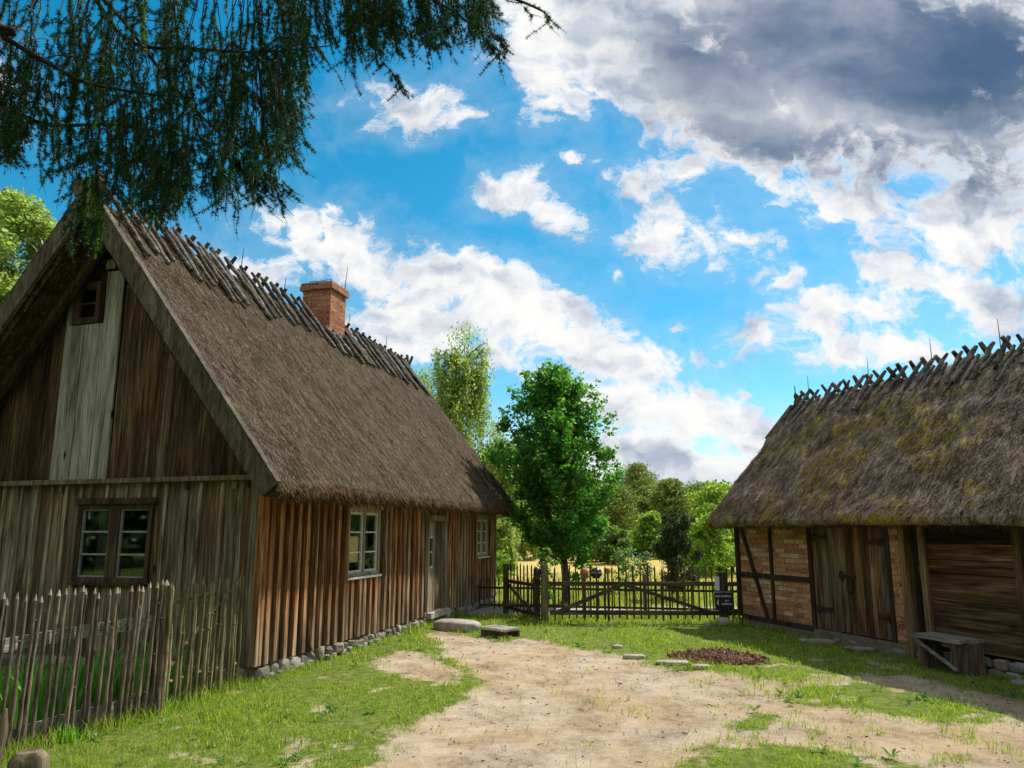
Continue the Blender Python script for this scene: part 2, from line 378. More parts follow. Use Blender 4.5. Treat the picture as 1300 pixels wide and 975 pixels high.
def brick(name, c1, c2, mort, bw=.24, bh=.075, vec='yz', sooty=0):
    m, g = new_mat(name); tc = g.n('ShaderNodeTexCoord').outputs['Object']
    s = g.n('ShaderNodeSeparateXYZ', {0: tc}).outputs
    u = g.m('ADD', s[0], s[1]) if vec == 'sum' else s[1]
    nz = g.noise(tc, 5, 3, .5).outputs['Color']
    v = g.n('ShaderNodeCombineXYZ', {0: u, 1: s[2], 2: 0.0}).outputs[0]
    v = g.vm('ADD', v, g.vm('MULTIPLY', g.vm('SUBTRACT', nz, (.5, .5, .5)), (.03, .022, 0)))
    bt = g.n('ShaderNodeTexBrick', {'Vector': v, 'Color1': (0, 0, 0, 1), 'Color2': (1, 1, 1, 1), 'Mortar': (.5, .5, .5, 1), 'Scale': 1.0, 'Mortar Size': .008, 'Mortar Smooth': .25, 'Bias': 0, 'Brick Width': bw, 'Row Height': bh})
    bt.offset = .5
    f = g.noise(tc, 26, 5, .65).outputs[0]; f3 = g.noise(tc, 3, 4, .6).outputs[0]
    rnd = bt.outputs['Color']
    base = g.ramp(rnd, [(0, c1[0]), (.35, c1[1]), (.7, c1[2]), (1, c1[3])])
    base = g.mix(g.maprange(f, .35, .75), base, g.mix(.45, base, c2))
    base = g.mix(g.m('MULTIPLY', g.maprange(f, .52, .40), .5), base, (.05, .03, .02))
    col = g.mix(bt.outputs['Fac'], base, g.mix(g.maprange(f3, .35, .65), mort, tuple(x*.45 for x in mort)))
    if sooty:
        col = g.mix(g.m('MULTIPLY', g.maprange(g.m('ADD', s[2], g.m('MULTIPLY', f3, .5)), sooty[0], sooty[1]), .8), col, (.03, .022, .018))
    h = g.m('ADD', g.m('MULTIPLY', g.m('SUBTRACT', 1.0, bt.outputs['Fac']), 1.0), g.m('MULTIPLY', f, .6))
    finish(g, col, .9, h, .7, .012, .15); return m
M['barn_brick'] = brick('old_orange_brick', ((.20,.070,.030),(.48,.19,.080),(.58,.27,.125),(.76,.55,.36)), (.62,.42,.27), (.34,.28,.20), .235, .078)
M['chimney_brick'] = brick('red_chimney_brick', ((.26,.075,.035),(.38,.12,.05),(.46,.16,.07),(.50,.24,.13)), (.5,.28,.17), (.30,.22,.16), .22, .075, 'sum')

def thatch(name, cols, k, sideflip, moss=None, rough=1.0):
    """reed thatch: fibres run down the slope (object x/z), fine across y"""
    m, g = new_mat(name); tc = g.n('ShaderNodeTexCoord').outputs['Object']; t = tintn(g)
    v = g.vm('MULTIPLY', tc, (9, 55, 9)); v = g.n('ShaderNodeVectorRotate', {'Vector': v, 'Angle': .05}, rotation_type='X_AXIS').outputs[0]
    n1 = g.noise(v, 1.0, 6, .7, .5).outputs[0]
    n2 = g.noise(g.vm('MULTIPLY', tc, (30, 44, 30)), 1.0, 4, .7).outputs[0]
    n3 = g.noise(tc, 1.6, 4, .6).outputs[0]
    n4 = g.noise(g.vm('MULTIPLY', tc, (4, 9, 4)), 1.0, 4, .6).outputs[0]
    f = g.m('ADD', g.m('ADD', g.m('MULTIPLY', n1, .42), g.m('MULTIPLY', n2, .38)), g.m('MULTIPLY', n4, .25*rough))
    f = g.maprange(f, .42, .64, 0, 1, False)
    col = g.ramp(f, [(0, cols[0]), (.42, cols[1]), (.75, cols[2]), (1, cols[3])])
    col = g.mix(g.maprange(n3, .36, .62), g.vm('MULTIPLY', col, (.66, .64, .60)), col)
    if moss:
        mn = g.m('ADD', g.m('MULTIPLY', g.noise(g.vm('ADD', tc, (3.1, 1.7, .4)), 1.3, 6, .65).outputs[0], .85), g.m('MULTIPLY', n4, .17))
        for mc, ms in MOSSY:    # cushions grow thickest mid-slope
            dd_ = g.vm('LENGTH', g.vm('MULTIPLY', g.vm('SUBTRACT', tc, mc), ms)); mn = g.m('ADD', mn, g.maprange(dd_, 1.2, .0, 0, .13))
        col = g.mix(g.m('MULTIPLY', g.maprange(mn, moss[1], moss[1]+.07), g.maprange(n2, .3, .6, .45, 1)), col, g.mix(n2, moss[0], tuple(x*1.9 for x in moss[0])))
    br = g.maprange(t[0], 0, 1, .6, 1.4, False)
    col = g.vm('MULTIPLY', col, g.n('ShaderNodeCombineXYZ', {0: br, 1: br, 2: br}).outputs[0])
    finish(g, col, .9, f, .9, .03, .12); return m
MOSSY = [((.55,-1.85,2.9),(1.3,1.0,1.3)), ((.2,-2.3,2.5),(1.8,1.1,1.8)), ((1.0,-3.2,3.3),(1.6,1.1,1.6)), ((1.1,-.9,3.4),(1.7,1.4,1.7)), ((.4,-3.9,2.7),(1.7,1.2,1.7))]
M['thatch_a'] = thatch('brown_reed_thatch', ((.016,.010,.005),(.068,.045,.026),(.165,.118,.070),(.32,.245,.155)), 1.27, 0)
M['thatch_b'] = thatch('old_mossy_thatch', ((.009,.006,.004),(.044,.029,.019),(.145,.102,.070),(.35,.265,.19)), 1.1, 0, ((.22,.165,.010), .535), 2.2)
def strawm(name, a, b):
    m, g = new_mat(name); r = g.n('ShaderNodeNewGeometry').outputs['Random Per Island']
    finish(g, g.ramp(r, [(0, a), (.75, tuple((x+y)/2 for x, y in zip(a, b))), (1, b)]), .8, spec=.2); return m
M['straw_a'] = strawm('loose_straw', (.03,.019,.011), (.32,.24,.155))
M['straw_b'] = strawm('grey_loose_straw', (.014,.009,.006), (.25,.185,.125))
M['eave_straw'] = strawm('orange_brown_eave_straw', (.045,.021,.008), (.33,.18,.075))
M['eave_straw_b'] = strawm('brown_eave_straw', (.02,.012,.007), (.14,.09,.055))

def leafm(name, a, b, c, trans=.45, gloss=.35, dry=None):
    m, g = new_mat(name); r = g.n('ShaderNodeNewGeometry').outputs['Random Per Island']
    st_ = [(0, a), (.5, b), (1, c)] if not dry else [(0, a), (.5, b), (.86, c), (.93, dry)]
    col = g.ramp(r, st_)
    d = g.n('ShaderNodeBsdfPrincipled', {'Base Color': col, 'Roughness': .5, 'Specular IOR Level': gloss})
    tcol = g.vm('MULTIPLY', col, (1.7, 1.9, .9))
    t = g.n('ShaderNodeBsdfTranslucent', {'Color': tcol})
    mxs = g.n('ShaderNodeMixShader', {0: trans, 1: d.outputs[0], 2: t.outputs[0]})
    g.n('ShaderNodeOutputMaterial', {0: mxs.outputs[0]}); return m
M['grass'] = leafm('lawn_grass', (.13,.20,.020), (.22,.34,.030), (.36,.42,.08), .45, .15, (.50,.42,.22))
M['grass_far'] = leafm('tall_meadow_grass', (.13,.17,.03), (.24,.27,.05), (.42,.36,.10), .4, .1)
M['iris_leaf'] = leafm('iris_leaves', (.08,.24,.03), (.15,.38,.06), (.28,.52,.12), .5)
M['weed_leaf'] = leafm('lawn_weed_leaves', (.06,.14,.03), (.11,.22,.04), (.18,.30,.06), .35)
M['maple'] = leafm('maple_leaves', (.035,.115,.018), (.065,.19,.028), (.13,.29,.045), .5, .4)
M['birch'] = leafm('birch_leaves', (.13,.19,.045), (.25,.33,.085), (.40,.46,.16), .42)
M['lime'] = leafm('bright_young_leaves', (.10,.18,.020), (.19,.30,.035), (.32,.42,.07), .45)
M['mid_leaf'] = leafm('mid_green_leaves', (.06,.12,.03), (.10,.19,.045), (.17,.27,.07), .42)
M['dark_leaf'] = leafm('dark_green_leaves', (.02,.055,.016), (.04,.09,.022), (.07,.13,.03), .3)
M['pine'] = leafm('pine_needles', (.09,.13,.035), (.17,.22,.065), (.28,.32,.11), .3, .2)
M['spruce'] = leafm('spruce_needles', (.03,.055,.028), (.055,.09,.042), (.09,.13,.06), .15, .2)
M['juniper'] = leafm('juniper_needles', (.020,.040,.015), (.040,.068,.022), (.075,.10,.032), .15, .2)
M['larch'] = leafm('larch_needles', (.008,.032,.016), (.018,.058,.024), (.04,.10,.032), .30, .2)
M['larch_new'] = leafm('fresh_larch_needles', (.05,.13,.02), (.09,.20,.03), (.15,.27,.04), .4)

def glass():
    m, g = new_mat('window_glass')
    fr = g.n('ShaderNodeFresnel', {'IOR': 1.5}).outputs[0]
    gl = g.n('ShaderNodeBsdfGlossy', {'Color': (.9, .93, .9, 1), 'Roughness': .03})
    tr = g.n('ShaderNodeBsdfTransparent', {'Color': (.9, .93, .9, 1)})
    s = g.n('ShaderNodeMixShader', {0: g.m('MULTIPLY', fr, .9), 1: tr.outputs[0], 2: gl.outputs[0]})
    g.n('ShaderNodeOutputMaterial', {0: s.outputs[0]}); return m
M['glass'] = glass()

# ------------------------------------------------------------------ ground
HA = .2763; HC = np.array([-2.8532, 7.8633, 0]); HW, HL = 2.389, 8.867
hx = np.array([math.cos(HA), -math.sin(HA), 0]); hy = np.array([math.sin(HA), math.cos(HA), 0])
BB = .3175; BC = np.array([4.1436, 12.8858, 0])
bX = np.array([math.cos(BB), math.sin(BB), 0]); bY = np.array([-math.sin(BB), math.cos(BB), 0])

def poly_sd(x, y, P):
    """signed distance, positive inside"""
    x = np.ravel(x); y = np.ravel(y); n = len(P); d = np.full(len(x), 1e9); ins = np.zeros(len(x), bool)
    for i in range(n):
        ax, ay = P[i]; bx, by = P[(i+1) % n]; ex, ey = bx-ax, by-ay
        t = np.clip(((x-ax)*ex+(y-ay)*ey)/(ex*ex+ey*ey+1e-12), 0, 1)
        d = np.minimum(d, np.hypot(x-ax-t*ex, y-ay-t*ey))
        c = ((ay > y) != (by > y)) & (x < (bx-ax)*(y-ay)/((by-ay) if by != ay else 1e-12)+ax); ins ^= c
    return np.where(ins, d, -d)
def gpoly(px): return [tuple(gz(a, b)[:2]) for a, b in px]
SAND = gpoly([(430,1160),(455,1040),(478,975),(492,930),(540,905),(578,880),(600,858),(592,842),(560,832),(545,806),(552,797),(600,806),(640,812),(668,808),(715,816),(760,824),(800,834),(835,842),(890,850),(960,856),(1010,857),(1090,852),(1150,850),(1215,868),(1300,885),(1500,960),(1500,1160)])
PATCH = gpoly([(470,838),(500,822),(545,828),(580,846),(572,862),(530,858),(490,852)])
GR1 = gpoly([(985,872),(1040,862),(1100,864),(1160,876),(1230,890),(1275,903),(1240,912),(1150,905),(1060,893),(1010,888)])
GR2 = gpoly([(850,962),(900,938),(960,932),(1060,944),(1140,958),(1230,985),(1500,1160),(700,1160)])
GR3 = gpoly([(925,915),(955,895),(985,905),(990,925),(960,935),(930,930)])
def sand_mask(x, y):
    n = fbm2(x, y, 1.3, 4, 3)-.5; n2 = fbm2(x, y, 6, 3, 9)-.5
    s = poly_sd(x, y, SAND).reshape(np.shape(x))+n*.6+n2*.25
    s = np.maximum(s, poly_sd(x, y, PATCH).reshape(np.shape(x))+n*.3+n2*.2)
    s = np.minimum(s, -(poly_sd(x, y, GR1).reshape(np.shape(x))+n*.35+n2*.3))
    s = np.minimum(s, -(poly_sd(x, y, GR2).reshape(np.shape(x))+n*.5+n2*.5-.05))
    s = np.minimum(s, -(poly_sd(x, y, GR3).reshape(np.shape(x))+n*.5+n2*.6-.12))
    v = np.clip(s/.42+.5, 0, 1)
    # worn spots within the grass near the house and tufts in the sand
    wear = np.clip((fbm2(x, y, 2.8, 4, 21)-.535)*5, 0, 1)*.62
    return np.maximum(v, wear*(np.asarray(y) < 9.5))
def gh(x, y):
    x = np.asarray(x, float); y = np.asarray(y, float)
    r = np.clip((y-26)/45, 0, 1); r = r*r*(3-2*r)
    h = r*1.0+(fbm2(x, y, .08, 2, 40)-.5)*1.2*r
    h = h+(fbm2(x, y, .9, 3, 50)-.5)*.05+(fbm2(x, y, 5, 2, 55)-.5)*.012-.03
    return h
def graded(lo, hi, fine, far0, far1):
    a = list(np.arange(lo, hi, fine)); st_ = fine; v = a[-1]
    while v < far1: st_ *= 1.16; v += st_; a.append(v)
    st_ = fine; v = a[0]; b = []
    while v > far0: st_ *= 1.16; v -= st_; b.append(v)
    return np.array(b[::-1]+a)
gxs = graded(-5, 6.4, .045, -900, 900); gys = graded(2.5, 14, .045, -60, 1600)
X, Y = np.meshgrid(gxs, gys); Z = gh(X, Y)
sm = sand_mask(X, Y)
near = (X > -6) & (X < 8) & (Y > 0) & (Y < 16)
nz = fbm2(X, Y, 3.0, 4, 70)
Z = Z-sm*.02*near+((nz-.5)*.04+(fbm2(X, Y, 7.0, 3, 72)-.5)*.03)*sm*near
me = bpy.data.meshes.new('ground'); nx, ny = len(gxs), len(gys)
idx = np.arange(nx*ny).reshape(ny, nx)
Fg = np.stack([idx[:-1, :-1], idx[:-1, 1:], idx[1:, 1:], idx[1:, :-1]], -1).reshape(-1, 4)
gb = MB(); gb.add(np.stack([X, Y, Z], -1), Fg, 0, (.5, .5, .5), True)
def ground_mat():
    m, g = new_mat('ground_surface')
    tc = g.n('ShaderNodeTexCoord').outputs['Object']; s = g.n('ShaderNodeSeparateXYZ', {0: tc}).outputs
    sa = g.n('ShaderNodeAttribute', attribute_name='sand').outputs['Fac']
    n1 = g.noise(tc, 2.2, 8, .65).outputs[0]; n2 = g.noise(tc, 14, 6, .7).outputs[0]; n3 = g.noise(tc, 70, 5, .75).outputs[0]
    sf = g.m('ADD', g.m('MULTIPLY', n1, .5), g.m('ADD', g.m('MULTIPLY', n2, .3), g.m('MULTIPLY', n3, .25)))
    sand = g.ramp(g.maprange(sf, .40, .68, 0, 1, False), [(0, (.20,.155,.115)), (.4, (.42,.34,.245)), (1, (.61,.51,.39))])
    sand = g.mix(g.maprange(g.noise(tc, .8, 3, .5).outputs[0], .4, .62), sand, g.vm('MULTIPLY', sand, (.95, .87, .77)))
    # darker earth around the barn bench
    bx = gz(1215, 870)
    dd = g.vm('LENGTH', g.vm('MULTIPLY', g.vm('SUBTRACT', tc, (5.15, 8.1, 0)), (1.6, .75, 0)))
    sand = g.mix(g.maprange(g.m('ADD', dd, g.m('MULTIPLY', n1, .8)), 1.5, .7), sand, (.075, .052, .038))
    soil = g.ramp(n2, [(.3, (.06,.085,.015)), (.5, (.13,.18,.030)), (.7, (.27,.28,.08))])
    c = g.mix(g.maprange(g.m('ADD', sa, g.m('MULTIPLY', g.m('SUBTRACT', sf, .52), 2.2)), .32, .68), soil, sand)
    # beyond the gate: lawn, gravel path, dry meadow
    wob = g.m('MULTIPLY', g.m('SUBTRACT', g.noise(tc, .35, 4, .6).outputs[0], .5), 5.0)
    yy = g.m('ADD', s[1], wob)
    lawn = g.ramp(n2, [(.3, (.12,.17,.02)), (.55, (.24,.29,.035)), (.75, (.36,.36,.07))])
    c = g.mix(g.maprange(s[1], 13.2, 13.6), c, lawn)
    gravel = g.ramp(n3, [(.3, (.26,.24,.23)), (.7, (.48,.46,.45))])
    pth = g.m('MULTIPLY', g.maprange(s[1], 13.9, 14.2), g.maprange(s[1], 15.7, 15.3))
    c = g.mix(g.m('MULTIPLY', pth, g.maprange(s[0], 9, 7)), c, gravel)
    dry = g.ramp(g.m('ADD', g.m('MULTIPLY', g.noise(tc, .28, 5, .6).outputs[0], .6), g.m('MULTIPLY', n2, .4)), [(.32, (.25,.25,.05)), (.45, (.46,.38,.10)), (.56, (.54,.40,.14)), (.68, (.52,.42,.30))])
    c = g.mix(g.maprange(yy, 19.5, 25), c, dry)
    far = g.ramp(n1, [(.3, (.10,.14,.03)), (.7, (.20,.22,.06))])
    c = g.mix(g.maprange(yy, 62, 74), c, far)
    finish(g, c, .95, g.m('ADD', g.m('MULTIPLY', n2, .6), g.m('MULTIPLY', n3, .45)), .85, .045, .1)
    return m
g_o = gb.build('ground', ground_mat(), None, kind='structure', label='sandy yard ground with grass and meadow beyond')
at = g_o.data.attributes.new('sand', 'FLOAT', 'POINT'); at.data.foreach_set('value', sm.astype(np.float32).ravel())

# grass blades (countless): one object
def blades(x, y, h, wd, lean=.5, z=None):
    n = len(x); a = rng.uniform(0, 2*math.pi, n); b = rng.uniform(0, 2*math.pi, n); ln = rng.uniform(.1, lean, n)*h
    z = gh(x, y)-.012 if z is None else z
    base = np.stack([x, y, z], 1); u = np.stack([np.cos(a), np.sin(a), np.zeros(n)], 1)*(wd/2)[:, None]
    l = np.stack([np.cos(b), np.sin(b), np.zeros(n)], 1)
    mid = base+l*(ln*.35)[:, None]+np.array([0, 0, 1])*(h*.6)[:, None]
    tip = base+l*ln[:, None]+np.array([0, 0, 1])*(h*.97)[:, None]
    V = np.stack([base-u, base+u, mid-u*.8, mid+u*.8, tip], 1).reshape(-1, 3)
    k = np.arange(n)[:, None]*5
    return V, k+np.array([[0, 1, 3, 2]]), k+np.array([[2, 3, 4]])
gm = MB(); cnt = 0
for (y0, y1, dn, hm, wd) in ((2.9, 5.5, 3400, .052, .0046), (5.5, 8.5, 2700, .056, .0060), (8.5, 14.5, 1000, .070, .0095)):
    x0, x1 = -4.5*y1/6-1, min(7.5, .8*y1); n = int((x1-x0)*(y1-y0)*dn)
    x = rng.uniform(x0, x1, n); y = rng.uniform(y0, y1, n)
    inview = (np.abs(x/y) < .80)
    lh = (x-HC[0])*hx[0]+(y-HC[1])*hx[1]; lv = (x-HC[0])*hy[0]+(y-HC[1])*hy[1]
    inside = (lh < -.05) & (lv > .02)
    bh_ = (x-BC[0])*bX[0]+(y-BC[1])*bX[1]; bv = (x-BC[0])*bY[0]+(y-BC[1])*bY[1]
    inside |= (bh_ > -.03) & (bv < 0)
    s = sand_mask(x, y); clump = fbm2(x, y, 1.6, 3, 90); c2 = fbm2(x, y, 9, 2, 95)
    tuft = np.clip((fbm2(x, y, 4.5, 3, 120)-.56)*9, 0, 1)*np.clip((x-.2)/1.5, .10, 1)*(y < 9)
    keep = inview & ~inside & (rng.random(n) < (1-s)**1.3*(np.clip(clump*3.4-.75, .12, 1))+.010*(c2 > .60)+.45*tuft*(c2 > .42))
    x, y = x[keep], y[keep]; cl = clump[keep]; c2k = c2[keep]
    hh = hm*rng.uniform(.5, 1.25, len(x))*np.clip(2.6*cl-.55, .3, 1.8)*(.6+.8*c2k)*(1+.5*np.clip(-sand_mask(x, y)*0, 0, 1))
    # taller along walls and the fence foot
    dw = np.abs((x-HC[0])*hx[0]+(y-HC[1])*hx[1]); hh *= 1+1.0*np.clip(1-dw/.35, 0, 1)*(y > 7.6)
    db = np.abs((x-BC[0])*bX[0]+(y-BC[1])*bX[1]); hh *= 1+.7*np.clip(1-db/.4, 0, 1)
    hh *= 1+1.0*np.clip(1-np.abs(y-12.75)/.5, 0, 1)
    V, Q, Tt = blades(x, y, hh, np.full(len(x), wd)*rng.uniform(.7, 1.3, len(x)), .9)
    gm.add(V, Q); gm.V.append(np.zeros((0, 3))); gm.F.append((Tt+gm.nv-len(V), 0, np.full((len(Tt), 3), .5), False)); cnt += len(x)
# taller grass along the fence foot and meadow grass beyond the gate
def strip(P, n, wd_, h0, h1):
    P = np.array(P); seg = rng.integers(0, len(P)-1, n); t = rng.random(n)[:, None]; q = P[seg]*(1-t)+P[seg+1]*t+rng.normal(0, wd_, (n, 2))
    return q[:, 0], q[:, 1], rng.uniform(h0, h1, n)
FEN = [(-2.93, 7.70), (-3.19, 6.49), (-3.58, 5.72), (-3.80, 5.10), (-4.15, 4.2)]
x, y, h = strip(FEN, 2600, .10, .05, .20)
V, Q, Tt = blades(x, y, h, rng.uniform(.004, .008, len(x)), .6); gm.add(V, Q); gm.F.append((Tt+gm.nv-len(V), 0, np.full((len(Tt), 3), .5), False))
gm.build('grass', M['grass'], None, kind='stuff', label='short green lawn grass growing in patches around the sandy path')
mg = MB(); n = 26000
y = 13.4+rng.random(n)**1.6*14; x = rng.uniform(-.2, 1, n)*y*.75; k = ~((y > 13.9) & (y < 15.6)); x, y = x[k], y[k]
V, Q, Tt = blades(x, y, rng.uniform(.06, .16, len(x)), rng.uniform(.012, .024, len(x)), .6); mg.add(V, Q); mg.F.append((Tt+mg.nv-len(V), 0, np.full((len(Tt), 3), .5), False))
mg.build('meadow_grass', M['grass_far'], None, kind='stuff', label='yellow green meadow grass in the field beyond the gate')
print('blades', cnt)

# ------------------------------------------------------------------ buildings: helpers
def spans(z0, z1, holes):
    out = [(z0, z1)]
    for a, b in holes:
        nxt = []
        for p, q in out:
            if b <= p or a >= q: nxt.append((p, q)); continue
            if a > p: nxt.append((p, a))
            if b < q: nxt.append((b, q))
        out = nxt
    return out
def thatch_roof(name, parent, xr, zr, half, k, y0, y1, thick, mats, seed, rough=.03, straw=20000, sides=(1,), sl=(.05, .16), sw=.005, lift=.012, sag=.05, fringe=5000, overl=1.):
    """mats: surface, straw, eave straw"""
    nn = np.array([k, 1.])/math.hypot(k, 1)    # outward normal on +x side (x,z)
    M_ = 46; ny_ = int((y1-y0)/.055)
    t = np.linspace(-1, 1, 2*M_+1)
    ys = np.linspace(y0, y1, ny_)
    def outer(t_):
        a = np.abs(t_); rnd = .10*np.exp(-(a*half/.22)**2)
        x_ = xr+t_*half; z_ = zr-a*k*half-rnd-.10*np.sin(np.clip(a, 0, 1)*math.pi)*sag/.05*.4
        return x_, z_
    ox, oz = outer(t); sg = np.where(t >= 0, 1, -1)
    thk = thick*np.where(np.abs(t) < .12, .6, 1)
    ix = ox-sg*nn[0]*thk; iz = oz-nn[1]*thk
    mid = M_; ix[mid] = xr; iz[mid] = oz[mid]-thick*1.3
    for j in range(1, 8):
        for s_ in (-1, 1):
            q = mid+s_*j
            if (ix[q]-xr)*s_ < 0.02: ix[q] = xr+s_*.02*j
    # closed loop: outer left->right, right eave bulge, inner right->left, left eave bulge
    def bulge(i):
        s_ = sg[i]; a = np.array([ox[i], oz[i]]); b = np.array([ix[i], iz[i]]); d = np.array([s_*1., -k])/math.hypot(1, k)
        return [a*.75+b*.25+d*.055, (a+b)/2+d*.06, a*.25+b*.75+d*.035]
    prof = [(ox[i], oz[i]) for i in range(len(t))]+bulge(-1)+[(ix[i], iz[i]) for i in range(len(t))][::-1]+bulge(0)[::-1]
    prof = np.array(prof); L = len(prof); no = len(t)
    V = np.zeros((ny_, L, 3)); V[:, :, 0] = prof[None, :, 0]; V[:, :, 2] = prof[None, :, 1]; V[:, :, 1] = ys[:, None]
    # displacement of outer + eave parts
    C_ = V.reshape(-1, 3); n1 = fbm3(C_*np.array([2.2, 3.0, 2.2])+seed, 4)-.5; n2 = fbm3(C_*np.array([7, 13, 7])+seed*2, 3)-.5
    disp = (n1*rough*2.2+n2*rough*1.3).reshape(ny_, L)
    wgt = np.zeros(L); wgt[:no+3] = 1; wgt[-3:] = 1
    nxv = np.zeros((L, 2)); 
    for i in range(L):
        s_ = 1 if prof[i, 0] >= xr else -1
        nxv[i] = (s_*nn[0], nn[1])
    V[:, :, 0] += disp*wgt*nxv[None, :, 0]; V[:, :, 2] += disp*wgt*nxv[None, :, 1]
    # eave line wavers, rounded verge ends
    wav = (fbm3(np.stack([ys*1.4, ys*0+seed, ys*0], 1), 3)-.5)*.07
    ea = np.clip((np.abs(prof[:, 0]-xr)/half-.8)/.2, 0, 1)
    V[:, :, 2] += wav[:, None]*ea[None]
    m = MB(); idn = np.arange(ny_*L).reshape(ny_, L); nxt = np.roll(idn, -1, axis=1)
    F = np.stack([idn[:-1], nxt[:-1], nxt[1:], idn[1:]], -1).reshape(-1, 4)
    m.add(V, F, 0, (.5, .5, .5), True)
    # end caps
    for row, flip in ((0, 0), (ny_-1, 1)):
        o_ = idn[row]; inner = o_[no+3:no+3+no][::-1]
        q = np.stack([o_[:no-1], o_[1:no], inner[1:], inner[:-1]], -1)
        if flip: q = q[:, ::-1]
        m.F.append((q, 0, np.full((len(q), 3), .4), False))
        for i, bl in ((no-1, o_[no:no+3]), (0, o_[-3:][::-1])):
            ring = np.concatenate([[o_[i]], bl, [inner[i]]])[None]
            m.F.append((ring, 0, np.full((1, 3), .4), False))
    # loose straws on the slopes
    for s_ in sides:
        n = straw; tt = rng.random(n)**.9; yy = rng.uniform(y0+.02, y1-.02, n)
        x_, z_ = outer(tt); x_ = xr+s_*(x_-xr)
        dn = np.array([s_*1., 0, -k])/math.hypot(1, k); N_ = np.array([s_*nn[0], 0, nn[1]])
        P = np.stack([x_, yy, z_], 1)
        dz = ((fbm3(P*np.array([2.2, 3.0, 2.2])+seed, 4)-.5)*rough*2.2+(fbm3(P*np.array([7, 13, 7])+seed*2, 3)-.5)*rough*1.3)
        P = P+N_*(dz+.004)[:, None]+np.stack([0*yy, 0*yy, np.interp(yy, ys, wav)*np.clip((tt-.8)/.2, 0, 1)], 1)
        ang = rng.normal(-.12, .42, n)*overl; D = dn*np.cos(ang)[:, None]+np.array([0, 1., 0])*np.sin(ang)[:, None]
        D = D+N_*rng.uniform(-.02, .16, n)[:, None]; ln = rng.uniform(*sl, n)
        W = np.cross(D, N_); W /= np.linalg.norm(W, axis=1)[:, None]; W *= (sw*rng.uniform(.6, 1.4, n)/2)[:, None]
        a = P-D*(ln*.5)[:, None]; b = P+D*(ln*.5)[:, None]+N_*lift*rng.random(n)[:, None]
        a = a+N_*.003
        VV = np.stack([a-W, a+W, b+W*.6, b-W*.6], 1).reshape(-1, 3); k4 = np.arange(n)[:, None]*4
        m.add(VV, k4+np.array([[0, 1, 2, 3]]), 1)
        # eave fringe
        n = fringe; yy = rng.uniform(y0, y1, n); f_ = rng.random(n)
        A = np.array([ox[-1], 0, oz[-1]]); B_ = np.array([ix[-1], 0, iz[-1]])
        P = A*(1-f_)[:, None]+B_*f_[:, None]; P[:, 0] = xr+s_*(P[:, 0]-xr); P[:, 1] = yy
        P[:, 2] += np.interp(yy, ys, wav)
        dn_ = dn*.9+np.array([0, 0, -.25]); D = dn_+rng.normal(0, .38, (n, 3)); ln = rng.uniform(.02, .075, n)
        W = np.stack([0*yy, 0*yy+1, 0*yy], 1)*.003+rng.normal(0, .001, (n, 3))
        a = P+dn*.005; b = P+D*ln[:, None]+dn*.03
        VV = np.stack([a-W, a+W, b+W*.4, b-W*.4], 1).reshape(-1, 3); k4 = np.arange(n)[:, None]*4
        m.add(VV, k4+np.array([[0, 1, 2, 3]]), 2)
    return m.build(name, mats, parent)
def ridge_pole(parent, xr, zr, k, y, s_, length, r, up, ypitch, mat):
    """pole lying on slope s_, crossing its partner at the ridge and sticking up past it"""
    n_ = np.array([s_*k, 0, 1.])/math.hypot(k, 1); dn = np.array([s_*1., 0, -k])/math.hypot(1, k)
    top = np.array([xr, y, zr])-dn*up+n_*r*1.2+np.array([0, rng.normal(0, .02), 0]); bot = np.array([xr, y+ypitch, zr])+dn*length+n_*(r*1.0)
    P = [top*(1-t)+bot*t+rng.normal(0, .007, 3)*(0 < t < 1) for t in np.linspace(0, 1, 7)]
    m = MB(); m.tube(P, [r*.85, r*1.1, r*1.05, r, r*1.04, r*.95, r*.8], 8, 0, rt(), wob=.06)
    return m.build('ridge_pole', mat, parent)
def rod(parent, x, y, z0, z1, r=.008):
    m = MB(); m.tube([(x, y, z0), (x+.01, y, (z0+z1)/2), (x+.02, y+.01, z1)], [r, r, r*.5], 6); return m.build('lightning_rod', M['steel'], parent)

# ------------------------------------------------------------------ cottage
cot = thing('cottage', HC, -HA, 'long wooden cottage with brown thatched roof and red brick chimney', 'cottage')
WT = 2.14; WB = .15; K = 1.27
# long wall
openL = [(1.95, 2.93, .97, 1.93), (4.80, 5.72, .20, 1.86), (7.57, 8.36, 1.06, 1.91)]
lw = MB(); y = 0.0
while y < HL:
    wd_ = rng.uniform(.15, .21); y2 = min(y+wd_, HL)
    for e in [v for o_ in openL for v in o_[:2]]:
        if y+.02 < e < y2+.03: y2 = e; break
    hs_ = [(a, b) for (p, q, a, b) in openL if y2 > p+.01 and y < q-.01]
    tn = (rng.uniform(-.3, .25), rng.uniform(.0, .9) if y > 2.9 else rng.uniform(-.3, .5), rng.random())  # groove shade put into the tint: boards darker than battens
    for a, b in spans(WB-rng.uniform(0, .02), 2.25, hs_): lw.box((-.045, y+.002, a), (rng.uniform(-.004, .004), y2-.002, b), 0, tn)
    # batten over the joint
    bw = rng.uniform(.055, .085)
    yb = y2
    hs_ = [(a, b) for (p, q, a, b) in openL if yb+bw/2 > p-.02 and yb-bw/2 < q+.02]
    tn = (rng.uniform(.5, 1.35), tn[1]+rng.uniform(-.35, .35), rng.random())
    for a, b in spans(WB-rng.uniform(0, .03), 2.25, hs_): lw.box((.003, yb-bw/2, a), (rng.uniform(.045, .062), yb+bw/2, b), 0, tn)
    y = y2
lw.box((-.02, -.03, WB-.01), (.052, .085, 2.25), 0, (1, -.1, .3)); lw.box((-.06, HL-.09, WB-.01), (.055, HL+.02, 2.25), 0, (.3, .5, .3))
